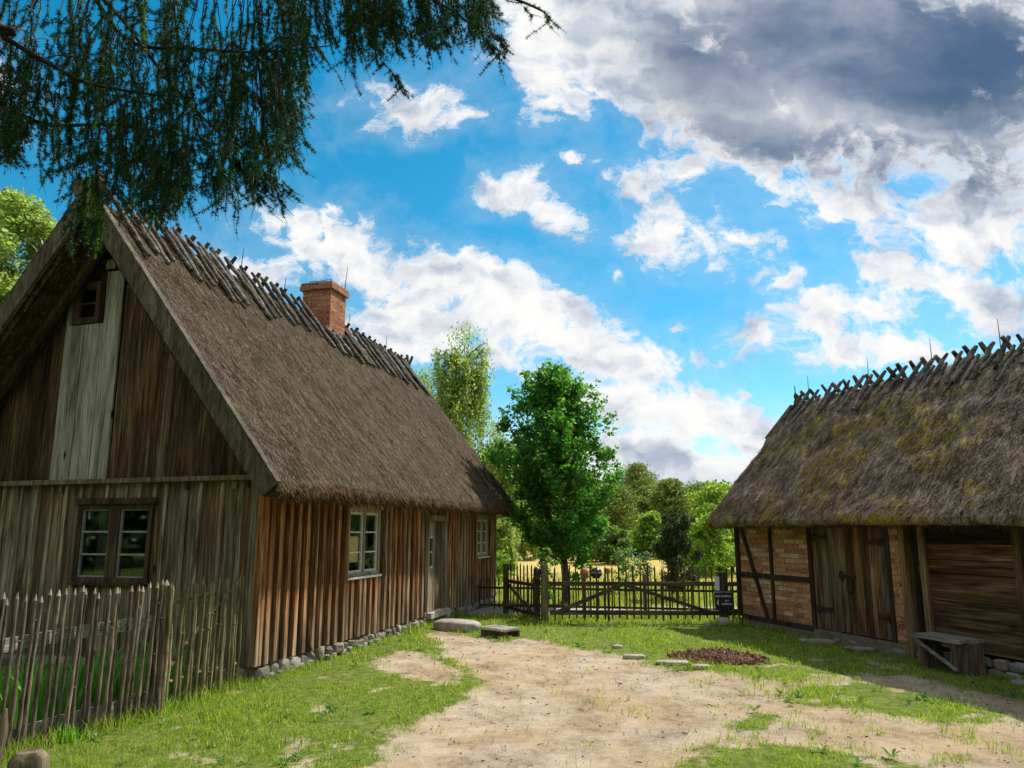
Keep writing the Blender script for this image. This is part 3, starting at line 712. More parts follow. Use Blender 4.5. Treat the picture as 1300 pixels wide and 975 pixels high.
lw.build('wall', M['long_wall'], cot)['label'] = 'long side wall of orange and grey boards with battens'
# gable ground-floor wall
gw = MB(); x = 0.0; GO = (-2.60, -1.48, 1.0, 1.93)
while x > -2*HW:
    wd_ = rng.uniform(.20, .31); x2 = max(x-wd_, -2*HW)
    for e in (GO[1], GO[0]):
        if x-.02 > e > x2-.03: x2 = e; break
    hs_ = [(GO[2], GO[3])] if (x > GO[0]+.01 and x2 < GO[1]-.01) else []
    tn = (rng.uniform(.2, .8), rng.uniform(0, .8), rng.random())
    for a, b in spans(WB-rng.uniform(0, .03), 2.25, hs_): gw.box((x2+.004, rng.uniform(-.004, .004), a), (x-.004, .045, b), 0, tn)
    bw = rng.uniform(.035, .06); xb = x2
    hs_ = [(GO[2]-.0, GO[3]+.06)] if (xb+bw/2 > GO[0]-.04 and xb-bw/2 < GO[1]+.04) else []
    if xb > -2*HW+.05:
        for a, b in spans(WB, 2.17, hs_): gw.box((xb-bw/2, -.028, a), (xb+bw/2, -.003, b), 0, (rng.uniform(.9, 1.35), 0, rng.random()))
    x = x2
gw.box((-.13, -.022, WB-.02), (-.0, -.003, 2.2), 0, (.35, .1, .7))
gw.build('gable_wall', M['gable_wall'], cot)
# attic boards, in front of a back sheet
XR = -HW; ZR = 2.124+K*(HW+.542); zt = lambda x_: ZR-K*abs(x_-XR)-.16
aw = MB(); x = -.1
while x > -2*HW+.1:
    pale = -3.13 < x-.1 < -2.22
    wd_ = rng.uniform(.17, .26); x2 = x-wd_
    if x > -2.22 > x2: x2 = -2.22
    elif x > -3.13 > x2: x2 = -3.13
    elif -3.13 < x <= -2.22: x2 = max(x-.304, -3.13)
    xm = (x+x2)/2
    if not (-3.13 <= xm <= -2.22):
        za, zb = zt(x), zt(x2)
        if min(za, zb) > 2.3:
            tn = (rng.uniform(.0, .9), rng.uniform(-.1, .5), rng.random()); yo = rng.uniform(-.004, .004)
            V = [(x2+.003,yo,2.25),(x-.003,yo,2.25),(x-.003,yo+.03,2.25),(x2+.003,yo+.03,2.25),(x2+.003,yo,zb),(x-.003,yo,za),(x-.003,yo+.03,za),(x2+.003,yo+.03,zb)]
            aw.add(V, BOXF, 0, tn)
    x = x2
aw.add([(-2*HW+.02, .05, 2.2), (-.02, .05, 2.2), (XR, .05, zt(XR)-.0)], [(0, 1, 2)], 0, (.0, .2, .3))
aw.build('attic_wall', M['attic_wall'], cot)
AO = (-3.04, -2.60, 4.28, 4.84)
pp = MB(); ax = [-2.22, -2.50, -2.815, -3.13]; 
for i in range(3):
    x1_, x0_ = ax[i]-.008, ax[i+1]+.008
    tops = (zt(x1_)-.35, 4.93, 5.0)[i]
    tn = (rng.uniform(.2, .9), .5, rng.random())
    if i == 0: pp.box((x0_, -.03, 2.24), (x1_, -.004, 4.95), 0, tn, top=(-.02, 0))
    else:
        pp.box((x0_, -.03+.003*i, 2.24), (x1_, -.004, AO[2]-.02), 0, tn)
pp.box((-3.122, -.026, AO[2]-.018), (AO[0]-.0, -.004, 5.0), 0, (.5, .5, .3))
pp.box((-2.56, -.024, 5.0), (-2.42, -.004, 5.12), 0, (.4, .5, .1))
pp.build('pale_planks', M['pale_plank'], cot)['label'] = 'three bleached grey planks down the middle of the gable'
# belt rail
br_ = MB(); br_.beam((-2*HW-.2, -.055, 2.205), (-.06, -.055, 2.215), .055, .10, (0, 0, 1), 0, (.6, .5, .3))
for xx in (-.35, -1.02, -2.9): br_.box((xx-.025, -.05, 2.09), (xx+.025, -.004, 2.176), 0)
br_.build('belt_rail', M['gable_wall'], cot)
# back shell in near-black, its colour standing for the room's shade
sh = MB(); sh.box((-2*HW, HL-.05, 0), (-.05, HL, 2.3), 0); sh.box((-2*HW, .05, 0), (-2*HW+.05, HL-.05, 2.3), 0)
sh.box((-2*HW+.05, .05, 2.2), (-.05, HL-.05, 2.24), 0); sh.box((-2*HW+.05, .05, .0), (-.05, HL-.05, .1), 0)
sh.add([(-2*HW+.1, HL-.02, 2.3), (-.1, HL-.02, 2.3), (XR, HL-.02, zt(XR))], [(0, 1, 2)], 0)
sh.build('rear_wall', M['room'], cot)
# foundation stones
fs = MB(); fs.box((-.10, .02, -.2), (-.02, HL-.02, .142), 1, (.4, .4, .4)); fs.box((-2*HW, .0, -.2), (-.05, .10, .14), 1, (.4, .4, .4))
y = .02
while y < HL:
    s_ = rng.uniform(.07, .15); fs.rock((-.02+rng.uniform(-.01, .03), y+s_, rng.uniform(.015, .07)), rng.uniform(.07, .11), s_*1.05, rng.uniform(.075, .12), rng.uniform(-.3, .3), 0, None, sub=3, rough=.35, fl=True)
    if rng.random() < .5: fs.rock((.04, y+s_*1.9, -.01), .06, .07, .055, 0, 0, None, sub=2, fl=True)
    y += s_*1.75
x = -.03
while x > -2*HW:
    s_ = rng.uniform(.07, .14); fs.rock((x-s_, .0+rng.uniform(-.02, .01), rng.uniform(.02, .06)), s_*1.05, .08, rng.uniform(.08, .115), 0, 0, None, sub=3, rough=.35, fl=True); x -= s_*1.8
fs.build('foundation', [M['stone'], M['mortar']], cot)
# roof
roofA = thatch_roof('roof', cot, XR, ZR, HW+.542, K, -.50, HL+.32, .24, [M['thatch_a'], M['straw_a'], M['eave_straw']], 5.0, rough=.030, straw=42000, sl=(.03, .10), sw=.0045, fringe=9000)
# barge boards
bb = MB()
for s_ in (1, -1):
    n_ = np.array([s_*K, 0, 1.])/math.hypot(K, 1); dn = np.array([s_*1., 0, -K])/math.hypot(1, K)
    a = np.array([XR, -.56, ZR+.02])-n_*.13-dn*.18; b = np.array([XR, -.56, ZR])+dn*(math.hypot(1, K)*(HW+.542)+.03)-n_*.13
    a[1] -= .003*s_
    m = MB(); m.beam(a+n_*.03, b+n_*.03, .205, .05, n_, 0, (.6, .5, rng.random())); m.build('barge_board', M['barge'], cot)
    m = MB(); m.beam(a+n_*.15+dn*.1+np.array([0, .02, 0]), b+n_*.15+np.array([0, .02, 0]), .03, .09, n_, 0, (.2, .5, .4)); m.build('verge_lath', M['barge'], cot)
    # inner rafter seen in the gable recess
    m = MB(); m.beam(np.array([XR, -.18, ZR-.02])-n_*.30, np.array([XR, -.18, ZR])+dn*4.4-n_*.30, .08, .08, n_, 0, (.3, .5, .2)); m.build('rafter', M['dark_frame'], cot)
# finial blocks at the gable tip
m = MB(); m.beam((XR-.10, -.50, ZR-.03), (XR+.13, -.50, ZR+.20), .08, .08, (0, 1, 0)); m.beam((XR+.10, -.44, ZR-.03), (XR-.12, -.44, ZR+.18), .07, .07, (0, 1, 0)); m.build('gable_finial', M['barge'], cot)
# ridge poles
y = -.25
while y < HL+.25:
    if not (4.55 < y < 5.45):
        for s_ in (1, -1):
            o = ridge_pole(roofA, XR, ZR-.0, K, y+(.05 if s_ < 0 else 0), s_, rng.uniform(.85, 1.15), rng.uniform(.027, .041), rng.uniform(.12, .18), rng.uniform(-.04, .10), M['log'])
        if rng.random() < .45: ridge_pole(roofA, XR, ZR-.02, K, y+.14, 1, rng.uniform(.95, 1.2), rng.uniform(.03, .045), -.04, rng.uniform(-.03, .08), M['log'])
    else:
        if y < 5.45: ridge_pole(roofA, XR, ZR-.02, K, y, 1, rng.uniform(1.0, 1.2), .045, -.42, .03, M['log'])
    y += rng.uniform(.26, .36)
for (yy, h) in ((2.39, .42), (3.6, .35), (5.95, .4), (7.75, .42)): rod(roofA, XR, yy, ZR-.02, ZR+h)
m = MB(); m.beam((XR, HL+.22, ZR-.1), (XR-.05, HL+.22, ZR+.28), .07, .05, (0, 1, 0)); m.beam((XR, HL+.24, ZR), (XR+.09, HL+.24, ZR+.24), .06, .05, (0, 1, 0)); m.build('ridge_finial', M['barge'], roofA)
# chimney
ch = MB(); CX0, CX1, CY0, CY1 = XR-.34, XR+.29, 4.72, 5.30; CZ = 6.48
ch.box((CX0, CY0, ZR-1.0), (CX1, CY1, CZ-.12), 0, (.5,)*3)
ch.box((CX0-.05, CY0-.05, CZ-.12), (CX1+.05, CY1+.05, CZ-.045), 0, (.5,)*3); ch.box((CX0-.035, CY0-.035, CZ-.043), (CX1+.035, CY1+.035, CZ+.03), 0, (.5,)*3)
chim = ch.build('chimney', M['chimney_brick'], roofA)
m = MB(); m.tube([(CX0+.05, CY0+.05, CZ+.03), (CX0+.1, CY0+.1, CZ+.11), (XR, CY0+.15, CZ+.12), (CX1-.08, CY0+.12, CZ+.13), (CX1-.02, CY0+.1, CZ+.03)], .008, 6); m.tube([(CX1+.02, CY1-.1, CZ-.2), (CX1+.03, CY1-.1, CZ+.1), (CX1+.06, CY1-.08, CZ+.52)], [.009, .009, .005], 6); m.build('lightning_wire', M['steel'], chim)
m = MB()
for i in range(9): m.rock((CX1-.02+rng.normal(0, .05), CY0-.05+i*.09, ZR-K*(CX1-XR)-.08+rng.normal(0, .03)), .10, .09, .07)
m.build('mortar_flashing', M['mortar'], chim)

def window(parent, face, u0, u1, z0, z1, frame_mat, sash_mat, cols=2, rows=3, leaves=2, depth=.05, fw=.05, lintel=True, sill=True, sash=.035, setb=0.0, mull=.05):
    """face 'x' : on plane x=0 looking +x, u = y ; face 'y' : on plane y=0 looking -y, u = x"""
    def bx(m, a0, a1, c0, c1, d0, d1, tn=None):
        # d measured outward
        if face == 'x': m.box((d0, a0, c0), (d1, a1, c1), 0, tn)
        else: m.box((a0, -d1, c0), (a1, -d0, c1), 0, tn)
    o = bpy.data.objects.new('window', None); link(o, parent)
    f = MB(); bx(f, u0, u0+fw, z0+.001, z1-.001, -depth, .03-setb); bx(f, u1-fw, u1, z0+.001, z1-.001, -depth, .03-setb); bx(f, u0+fw, u1-fw, z1-fw, z1, -depth, .028-setb); bx(f, u0+fw, u1-fw, z0, z0+fw, -depth, .028-setb)
    if leaves == 2: mm = (u0+u1)/2; bx(f, mm-mull/2, mm+mull/2, z0+fw, z1-fw, -depth, .026-setb)
    f.build('frame', frame_mat, o)
    regs = [(u0+fw, (u0+u1)/2-mull/2), ((u0+u1)/2+mull/2, u1-fw)] if leaves == 2 else [(u0+fw, u1-fw)]
    for a, b in regs:
        s = MB(); c, d = z0+fw, z1-fw
        bx(s, a, a+sash, c, d, -.03, .008-setb); bx(s, b-sash, b, c, d, -.03, .008-setb); bx(s, a+sash, b-sash, c, c+sash, -.03, .006-setb); bx(s, a+sash, b-sash, d-sash, d, -.03, .006-setb)
        for i in range(1, rows): zz = c+(d-c)*i/rows; bx(s, a+sash, b-sash, zz-.011, zz+.011, -.028, .004-setb)
        s.build('sash', sash_mat, o)
        p = MB(); bx(p, a+sash*.5, b-sash*.5, c+sash*.5, d-sash*.5, -.020, -.016); p.build('pane', M['glass'], o)
    if lintel:
        l = MB(); bx(l, u0-.05, u1+.05, z1+.003, z1+.075, -.02, .06); l.build('lintel', frame_mat, o)
    if sill:
        l = MB(); bx(l, u0-.02, u1+.02, z0-.032, z0-.003, -.05, .07); l.build('sill', M['white_paint'] if sash_mat is M['white_paint'] else frame_mat, o)
    return o
def slim(m): return m
window(cot, 'x', 1.95, 2.93, .97, 1.93, M['frame_wood'], M['white_paint'])['label'] = 'large white six pane window on the long wall'
window(cot, 'x', 7.57, 8.36, 1.06, 1.91, M['frame_wood'], M['white_paint'])['label'] = 'small white window near the far corner'
window(cot, 'y', -2.60, -1.48, 1.0, 1.93, M['dark_frame'], M['thin_bar'], fw=.06, sash=.016, mull=.16)['label'] = 'gable window with dark frame and thin white glazing bars'
window(cot, 'y', AO[0], AO[1], AO[2], AO[3], M['dark_frame'], M['dark_frame'], leaves=1, rows=2, fw=.07, lintel=False, sill=False, sash=.02)['label'] = 'little attic window in the gable'
# curtains (inside), children of cottage
def curtain(face, a, b, z0, z1, d):
    m = MB(); n = 40; u = np.linspace(a, b, n); w_ = .012*np.sin(np.linspace(0, (b-a)*95, n))
    P0 = np.stack([np.full(n, -d)+w_, u, np.full(n, z0)], 1) if face == 'x' else np.stack([u, d+w_, np.full(n, z0)], 1)
    P1 = P0.copy(); P1[:, 2] = z1; k_ = np.arange(n-1)
    m.add(np.concatenate([P0, P1]), np.stack([k_, k_+1, k_+1+n, k_+n], 1), 0, (.5,)*3, True); m.build('curtain', M['curtain'], cot)
curtain('y', -2.40, -2.14, 1.05, 1.9, .10); curtain('x', 2.02, 2.14, 1.0, 1.9, .12); curtain('x', 2.74, 2.86, 1.35, 1.9, .13); curtain('x', 7.66, 7.76, 1.1, 1.88, .12)
# door and side light
dr = bpy.data.objects.new('door', None); link(dr, cot)
m = MB(); m.box((-.06, 4.80, .20), (.055, 4.86, 1.80)); m.box((-.06, 5.63, .20), (.055, 5.72, 1.80)); m.box((-.06, 4.78, 1.80), (.062, 5.74, 1.90)); m.box((-.06, 5.12, .2), (.03, 5.16, 1.80)); m.build('frame', M['frame_wood'], dr)
m = MB(); m.box((-.03, 4.862, .2), (.02, 5.118, .95)); m.box((-.03, 4.862, 1.52), (.02, 5.118, 1.79)); m.box((-.03, 4.862, .951), (.018, 4.90, 1.519)); m.box((-.03, 5.08, .951), (.018, 5.118, 1.519)); m.build('side_panel', M['frame_wood'], dr)
m = MB(); m.box((-.01, 4.90, 1.22), (.012, 5.08, 1.25)); m.box((-.01, 4.90, .951), (.03, 5.08, .985)); m.box((-.01, 4.90, 1.485), (.03, 5.08, 1.519)); m.box((-.012, 4.90, .985), (-.008, 5.08, 1.485), 1); m.build('side_light', [M['white_paint'], M['glass']], dr)
m = MB()
for i in range(3): m.box((-.055, 5.165+i*.153+.002, .2), (-.02, 5.165+(i+1)*.153-.002, 1.798))
m.build('leaf', M['door_wood'], dr)
m = MB(); m.tube([(-.02, 5.22, .95), (.01, 5.22, .96), (.01, 5.22, 1.08), (-.02, 5.22, 1.09)], .008, 6, 0); m.build('handle', M['iron'], dr)
m = MB(); m.box((-.12, 4.78, .09), (.14, 5.74, .185), 0, (.9, .5, .5)); m.build('threshold', M['pale_stone'], dr)

# flower pots inside the windows
def flowerpot(P, col, petal, label, h=.13, r=.06, spread=.10):
    o = thing('flower_pot', P, 0, label, 'flower pot', 'flower pots on the window sills')
    m = MB(); m.lathe([(0, 0), (r*.7, 0), (r*.95, h*.8), (r*1.08, h*.8), (r*1.1, h), (r*.95, h), (r*.9, h*.85), (0, h*.85)], 16); m.build('pot', col, o)
    m = MB(); n = 60; a = rng.uniform(0, 6.28, n); rr = rng.uniform(.01, spread, n); z = h+rng.uniform(0, .16, n)
    P0 = np.stack([np.cos(a)*rr*.3, np.sin(a)*rr*.3, np.full(n, h*.9)], 1); P1 = np.stack([np.cos(a)*rr, np.sin(a)*rr, z], 1)
    W = rng.normal(0, 1, (n, 3)); W /= np.linalg.norm(W, axis=1)[:, None]; W *= .022
    V = np.stack([P1-W, P1+np.cross(W, (P1-P0)/.1)*.5, P1+W, P1-np.cross(W, (P1-P0)/.1)*.5], 1).reshape(-1, 3)
    m.add(V, np.arange(n)[:, None]*4+np.array([[0, 1, 2, 3]]), 0); 
    for i in range(0, n, 6): m.tube([P0[i], P1[i]], .003, 4)
    m.build('leaves', M['pot_leaf'], o)
    if petal:
        m = MB()
        for i in range(7): m.rock(np.array([rng.normal(0, spread*.4), rng.normal(0, spread*.4), h+.17+rng.uniform(-.03, .03)]), .022, .022, .014, sub=1)
        m.build('blossom', petal, o)
    return o
def HP(x_, y_, z_): return HC+hx*x_+hy*y_+np.array([0, 0, z_])
for (mm, nm) in (((-.16, 2.12), 0),): pass
tb = MB(); tb.box((-.26, 1.97, .93), (-.055, 2.91, .975)); tb.box((-.26, 7.6, 1.02), (-.055, 8.33, 1.06)); tb.box((-2.58, .055, .955), (-1.5, .26, 1.0)); tb.build('inner_sill', M['white_paint'], cot)
flowerpot(HP(-.15, 2.17, .976), M['terracotta'], M['petal_yellow'], 'terracotta flower pot at the left of the large long wall window')
flowerpot(HP(-.15, 2.62, .976), M['terracotta'], M['petal_white'], 'flower pot with white blossoms at the right of the large long wall window')
flowerpot(HP(-.15, 7.82, 1.061), M['terracotta'], M['petal_red'], 'flower pot with red blossom in the small far window', .12, .05)
flowerpot(HP(-.15, 8.1, 1.061), M['terracotta'], M['petal_white'], 'flower pot with white blossom in the small far window', .12, .05)
flowerpot(HP(-2.17, .14, 1.001), M['dark_glaze'], M['petal_red'], 'dark pot with a red geranium behind the curtain of the gable window', .14, .055, .12)
flowerpot(HP(-1.74, .14, 1.001), M['terracotta'], None, 'pale clay pot in the right half of the gable window', .16, .085, .10)

# ------------------------------------------------------------------ barn
barn = thing('barn', BC, BB, 'brick and timber barn with mossy thatched roof and double wooden door', 'barn')
BL = 9.0; BW = 3.72; BK = 1.099; BH = 1.80
def bbox(m, x0, x1, y0, y1, z0, z1, mat=0, tn=None): m.box((min(x0,x1), min(y0,y1), z0), (max(x0,x1), max(y0,y1), z1), mat, tn)
for (ya, yb, za, zb) in ((-.09, -.93, .14, .80), (-.09, -.93, .885, BH), (-1.0, -1.86, .14, .80), (-1.0, -1.86, .885, BH), (-3.43, -3.62, .117, BH-.02)):
    m = MB(); bbox(m, rng.uniform(0, .004), .12, ya, yb, za, zb, 0, (.5,)*3); m.build('brick_panel' if ya > -3 else 'brick_pillar', M['barn_brick'], barn)
m = MB(); bbox(m, .125, BW, -.02, -.12, .12, BH, 0, (.5,)*3)
m.add([(.1, -.05, BH), (BW-.1, -.05, BH), (BW/2, -.05, 4.1)], [(0, 1, 2)], 0, (.5,)*3)
m.build('end_wall', M['barn_brick'], barn)
tm = [((-.025, .1), (-.10, .01), (.10, BH)), ((-.022, .1), (-1.00, -.93), (.14, BH)), ((-.02, .1), (-.93, -.10), (.80, .885)), ((-.02, .1), (-1.86, -1.0), (.80, .885)), ((-.03, .1), (-1.86, -.10), (.06, .145)), ((-.02, .12), (-1.93, -1.86), (.06, BH)), ((-.04, .1), (-3.62, .02), (BH-.12, BH+.02)), ((-.06, .12), (-8.9, -3.66), (BH-.12, BH+.02))]
for (xa, ya, za) in tm:
    m = MB(); bbox(m, xa[0]+rng.uniform(-.002, .002), xa[1], ya[0], ya[1], za[0], za[1]); m.build('timber', M['barn_beam'], barn)
m = MB(); m.beam((-.012, -.20, BH-.14), (-.012, -.80, .15), .06, .05, (0, 1, 0)); m.build('brace', M['barn_beam'], barn)
# double door
dd_ = bpy.data.objects.new('door', None); link(dd_, barn)
for (ya, yb) in ((-1.935, -2.615), (-2.625, -3.36)):
    m = MB(); y = ya
    while y > yb+.01:
        y2 = max(y-rng.uniform(.11, .2), yb); 
        if y2-yb < .06: y2 = yb
        bbox(m, rng.uniform(-.004, .004)+.0, .035, y-.002, y2+.002, .13+rng.uniform(-.01, .01), BH-.13); y = y2
    m.build('door_leaf', M['barn_door'], dd_)
m = MB(); bbox(m, -.02, .1, -3.365, -3.43, .10, BH-.12); m.build('door_post', M['barn_beam'], dd_)
for (yy, zz, L_) in ((-1.95, 1.48, .32), (-1.95, .40, .34), (-3.35, 1.42, -.30), (-3.35, .42, -.20)):
    m = MB(); bbox(m, -.018, -.006, yy, yy-L_, zz, zz+.06); bbox(m, -.024, -.003, yy-L_*.1, yy-L_*.3, zz-.02, zz+.08); m.build('hinge', M['iron'], dd_)
m = MB(); bbox(m, -.03, -.006, -2.48, -2.80, .93, .97); bbox(m, -.028, -.006, -2.50, -2.56, .88, 1.02); m.tube([(-.03, -2.66, .95), (-.05, -2.66, .80), (-.05, -2.74, .80), (-.03, -2.74, .93)], .012, 6); bbox(m, -.06, -.03, -2.65, -2.76, .74, .83); m.build('latch', M['iron'], dd_)
# porch posts, dark narrow door, plank wall
for (ya, yb, mt, x0) in ((-3.62, -3.71, 'barn_post', -.05), (-3.90, -3.985, 'barn_post', -.02), (-5.15, -5.25, 'barn_post', -.03), (-6.6, -6.7, 'barn_post', -.03)):
    m = MB(); bbox(m, x0, .12, ya, yb, -.05, BH-.125); m.build('post', M[mt], barn)
nd = MB(); bbox(nd, .08, .11, -3.71, -3.80, .1, BH-.12); bbox(nd, .083, .11, -3.805, -3.90, .1, BH-.12)
ndo = nd.build('narrow_door', M['barn_beam'], barn)
m = MB(); m.tube([(.07, -3.84, 1.15), (.03, -3.84, 1.12), (.03, -3.86, 1.0), (.07, -3.86, .96)], .012, 6); bbox(m, .06, .078, -3.80, -3.88, 1.08, 1.14); m.build('hasp', M['steel'], ndo)
pw = MB(); z = .16; i = 0
hts = [.27, .31, .34, .17, .20, .24]
for h_ in hts:
    for (ya, yb) in ((-3.985, -5.15), (-5.25, -6.6), (-6.7, -8.98)):
        pw.box((.05+rng.uniform(-.015, .012), yb, z+.004), (.10, ya, z+h_-.004), 0, (rng.uniform(.3, 1) if i != 5 else .05, rng.uniform(-.1, .9), rng.random()))
    z += h_; i += 1
pw.build('plank_wall', M['barn_log'], barn)
m = MB(); bbox(m, .10, .12, -3.7, -8.9, .1, BH, 0, (0,)*3); bbox(m, BW-.05, BW, -.02, -BL, 0, BH, 0, (0,)*3); bbox(m, .1, BW, -BL+.05, -BL, 0, BH, 0, (0,)*3); bbox(m, .12, BW-.05, -.1, -BL+.06, BH-.05, BH, 0, (0,)*3); m.build('rear_wall', M['barn_beam'], barn)
m = MB(); bbox(m, -.03, .1, -.0, -1.93, -.2, .06, 1, (.4,)*3); bbox(m, -.06, .1, -1.93, -3.62, -.2, .115, 1, (.5,)*3); bbox(m, .0, .1, -3.9, -8.9, -.2, .10, 1, (.3,)*3)
y = -1.9
while y > -3.7: s_ = rng.uniform(.12, .22); m.rock((-.02, y-s_, .02), .05, s_, .05, 0, 0, None); y -= 2*s_
y = -4.5
while y > -8.5: s_ = rng.uniform(.09, .16); m.rock((.0, y-s_, .08), .09, s_, .075, 0, 0, None, rough=.3, sub=3, fl=True); m.rock((-.03, y-s_*.6, -.02), .09, s_, .06, 0, 0, None, rough=.3, sub=3, fl=True); y -= 1.9*s_
m.build('foundation', [M['stone'], M['mortar']], barn)
roofB = thatch_roof('roof', barn, BW/2, 4.28, BW/2+.40, BK, -BL, .31, .17, [M['thatch_b'], M['straw_b'], M['eave_straw_b']], 31.0, rough=.060, straw=34000, sides=(-1,), sl=(.05, .19), sw=.008, lift=.035, sag=.02, fringe=5000)
y = .2; 
while y > -5.6:
    for s_ in (-1, 1): ridge_pole(roofB, BW/2, 4.24, BK, y+(.06 if s_ > 0 else 0), s_, rng.uniform(.45, .85), rng.uniform(.026, .038), rng.uniform(.13, .19), rng.uniform(-.1, .1), M['log'])
    if rng.random() < .5: ridge_pole(roofB, BW/2, 4.22, BK, y-.13, -1, rng.uniform(.5, .9), .03, -.03, rng.uniform(-.1, .1), M['log'])
    y -= rng.uniform(.2, .3)
for yy in (-.04, -1.54, -2.82, -3.95): rod(roofB, BW/2, yy, 4.2, 4.2+.50, .007)
m = MB(); m.lathe([(.035, 0), (.045, .12), (.02, .15), (.035, .2), (.03, .25), (.012, .3), (.008, .42), (0, .46)], 10, (BW/2-.05, .27, 4.1)); m.build('ridge_finial', M['barge'], roofB)
for s_ in (-1,):
    m = MB(); m.beam((BW/2-.1, .34, 4.13), (BW/2-.75, .36, 3.43), .07, .05, (0, 0, 1)); m.build('verge_pole', M['log'], roofB)

# ------------------------------------------------------------------ bench by the barn
bo = thing('bench', BC+bX*(-.35)+bY*(-4.45), BB, 'low grey wooden bench with diagonal brace against the barn wall', 'bench')
m = MB(); m.box((-.19, -.33, .325), (-.035, .33, .365), 0, jit=.003); m.box((-.028, -.34, .323), (.20, .31, .362), 0, jit=.003); m.build('seat', M['bench'], bo)
for yy in (.20, -.20):
    m = MB(); m.box((-.17, yy-.035, -.03), (.16, yy+.035, .322), 0, jit=.004, top=(0, .04 if yy > 0 else -.04)); m.build('leg', M['bench_leg'], bo)
m = MB(); m.box((-.08, -.36, -.03), (.16, -.25, .318), 0, jit=.01); m.build('prop_log', M['bench_leg'], bo)
m = MB(); m.beam((-.20, .29, .325), (-.195, -.28, .03), .035, .02, (0, 0, 1)); m.build('brace', M['bench'], bo)

# ------------------------------------------------------------------ stones, scraper, chips
def rockobj(P, sx, sy, sz, rz, mat, label, cat='stone', group=None, rough=.16, sub=3):
    m = MB(); m.rock((0, 0, 0), sx, sy, sz, 0, 0, (.7, .6, .5), sub=sub, rough=rough)
    o = m.build('stone', mat, None, label=label, cat=cat, group=group); o.location = P; o.rotation_euler = (0, 0, rz); return o
p = gz(580, 797); rockobj((p[0], p[1], .02), .48, .22, .135, -.45, M['pale_stone'], 'large smooth pale doorstep boulder beside the slatted scraper', 'boulder', rough=.10, sub=4)
p = gz(635, 806); sc = thing('boot_scraper', (p[0], p[1], 0), -.72, 'slatted wooden boot scraper grid beside the pale boulder', 'boot scraper')
m = MB(); m.box((-.27, -.16, -.02), (.27, -.125, .08)); m.build('side_board', M['gate_wood'], sc)
m = MB(); m.box((-.27, .125, -.02), (.27, .16, .08)); m.build('side_board', M['gate_wood'], sc)
for i in range(7):  # slats paler than the side boards
    m = MB(); x = -.24+i*.08; m.box((x-.018, -.175, .082), (x+.018, .175, .118), 0, (.9, .5, rng.random())); m.build('slat', M['slat_pale'], sc)
for (px, py, sx, sy, lb) in ((784,820,.09,.06,'small flat stone at the path edge nearest the gate'), (805,832,.17,.07,'flat pale stone at the path edge left of the wood chips'), (854,840,.24,.10,'largest flat pale stone below the wood chip heap'), (890,845,.13,.06,'narrow flat stone right of the largest flat pale stone')):
    p = gz(px, py); rockobj((p[0], p[1], -.015), sx, sy, .035, rng.uniform(-.2, .2), M['pale_stone'], lb, group='flat stones edging the sandy path')
p = gz(1038, 814); rockobj((p[0], p[1], -.01), .30, .10, .05, -.3, M['stone'], 'flat grey stone in the grass before the barn door', group='flat stones before the barn')
p = gz(1091, 823); rockobj((p[0], p[1], -.01), .22, .08, .04, -.3, M['stone'], 'flat grey stone in the grass near the brick pillar', group='flat stones before the barn')
p = gz(1292, 868); rockobj((p[0]+.1, p[1], -.0), .16, .10, .04, -.3, M['stone'], 'flat stone at the barn foot past the bench', group='flat stones before the barn')
p = gz(918, 793); rockobj((p[0], p[1], .05), .13, .10, .085, .2, M['pale_stone'], 'round pale stone at the foot of the sign post')
p = gz(898, 793); rockobj((p[0], p[1], .0), .06, .05, .05, .2, M['pale_stone'], 'small stone left of the round stone by the sign post')
m = MB(); P = gz(912, 833); n = 1500
a = rng.uniform(0, 6.28, n); rr = np.sqrt(rng.random(n)); ir_ = .62+.75*fbm2(np.cos(a)*1.7, np.sin(a)*1.7, 1.3, 3, 200); cx_ = P[0]+np.cos(a)*rr*.55*ir_; cy_ = P[1]+np.sin(a)*rr*.42*ir_
zz = gh(cx_, cy_)+.085*(1-rr**1.5)+.004
for i in range(n):
    d = rng.normal(0, 1, 3); d[2] *= .35; d /= np.linalg.norm(d); l_ = rng.uniform(.02, .07)
    m.beam(np.array([cx_[i], cy_[i], zz[i]])-d*l_, np.array([cx_[i], cy_[i], zz[i]])+d*l_, rng.uniform(.012, .03), .008, (0, 0, 1), 0, rt())
V, F = ICO[3]; V2 = V*np.array([.34, .25, .085])+np.array([P[0], P[1], -.03]); m.add(V2, F, 0, (.0, .5, .3), True)
m.build('wood_chips', M['chip'], None, kind='stuff', label='heap of reddish brown wood chips on the grass')
# twigs & pebbles scattered over the sand
m = MB(); n = 1500; x = rng.uniform(-2.5, 6, n); y = rng.uniform(4.2, 11, n); s = sand_mask(x, y); k_ = s > .7
for xx, yy in zip(x[k_], y[k_]): r_ = rng.uniform(.003, .012); m.rock((xx, yy, float(gh(xx, yy))-.018+r_*.3), r_, r_*.8, r_*.6, rng.uniform(0, 3), 0, None, sub=1)
m.build('pebbles', M['pale_stone'], None, kind='stuff', label='tiny pebbles scattered over the sandy path')

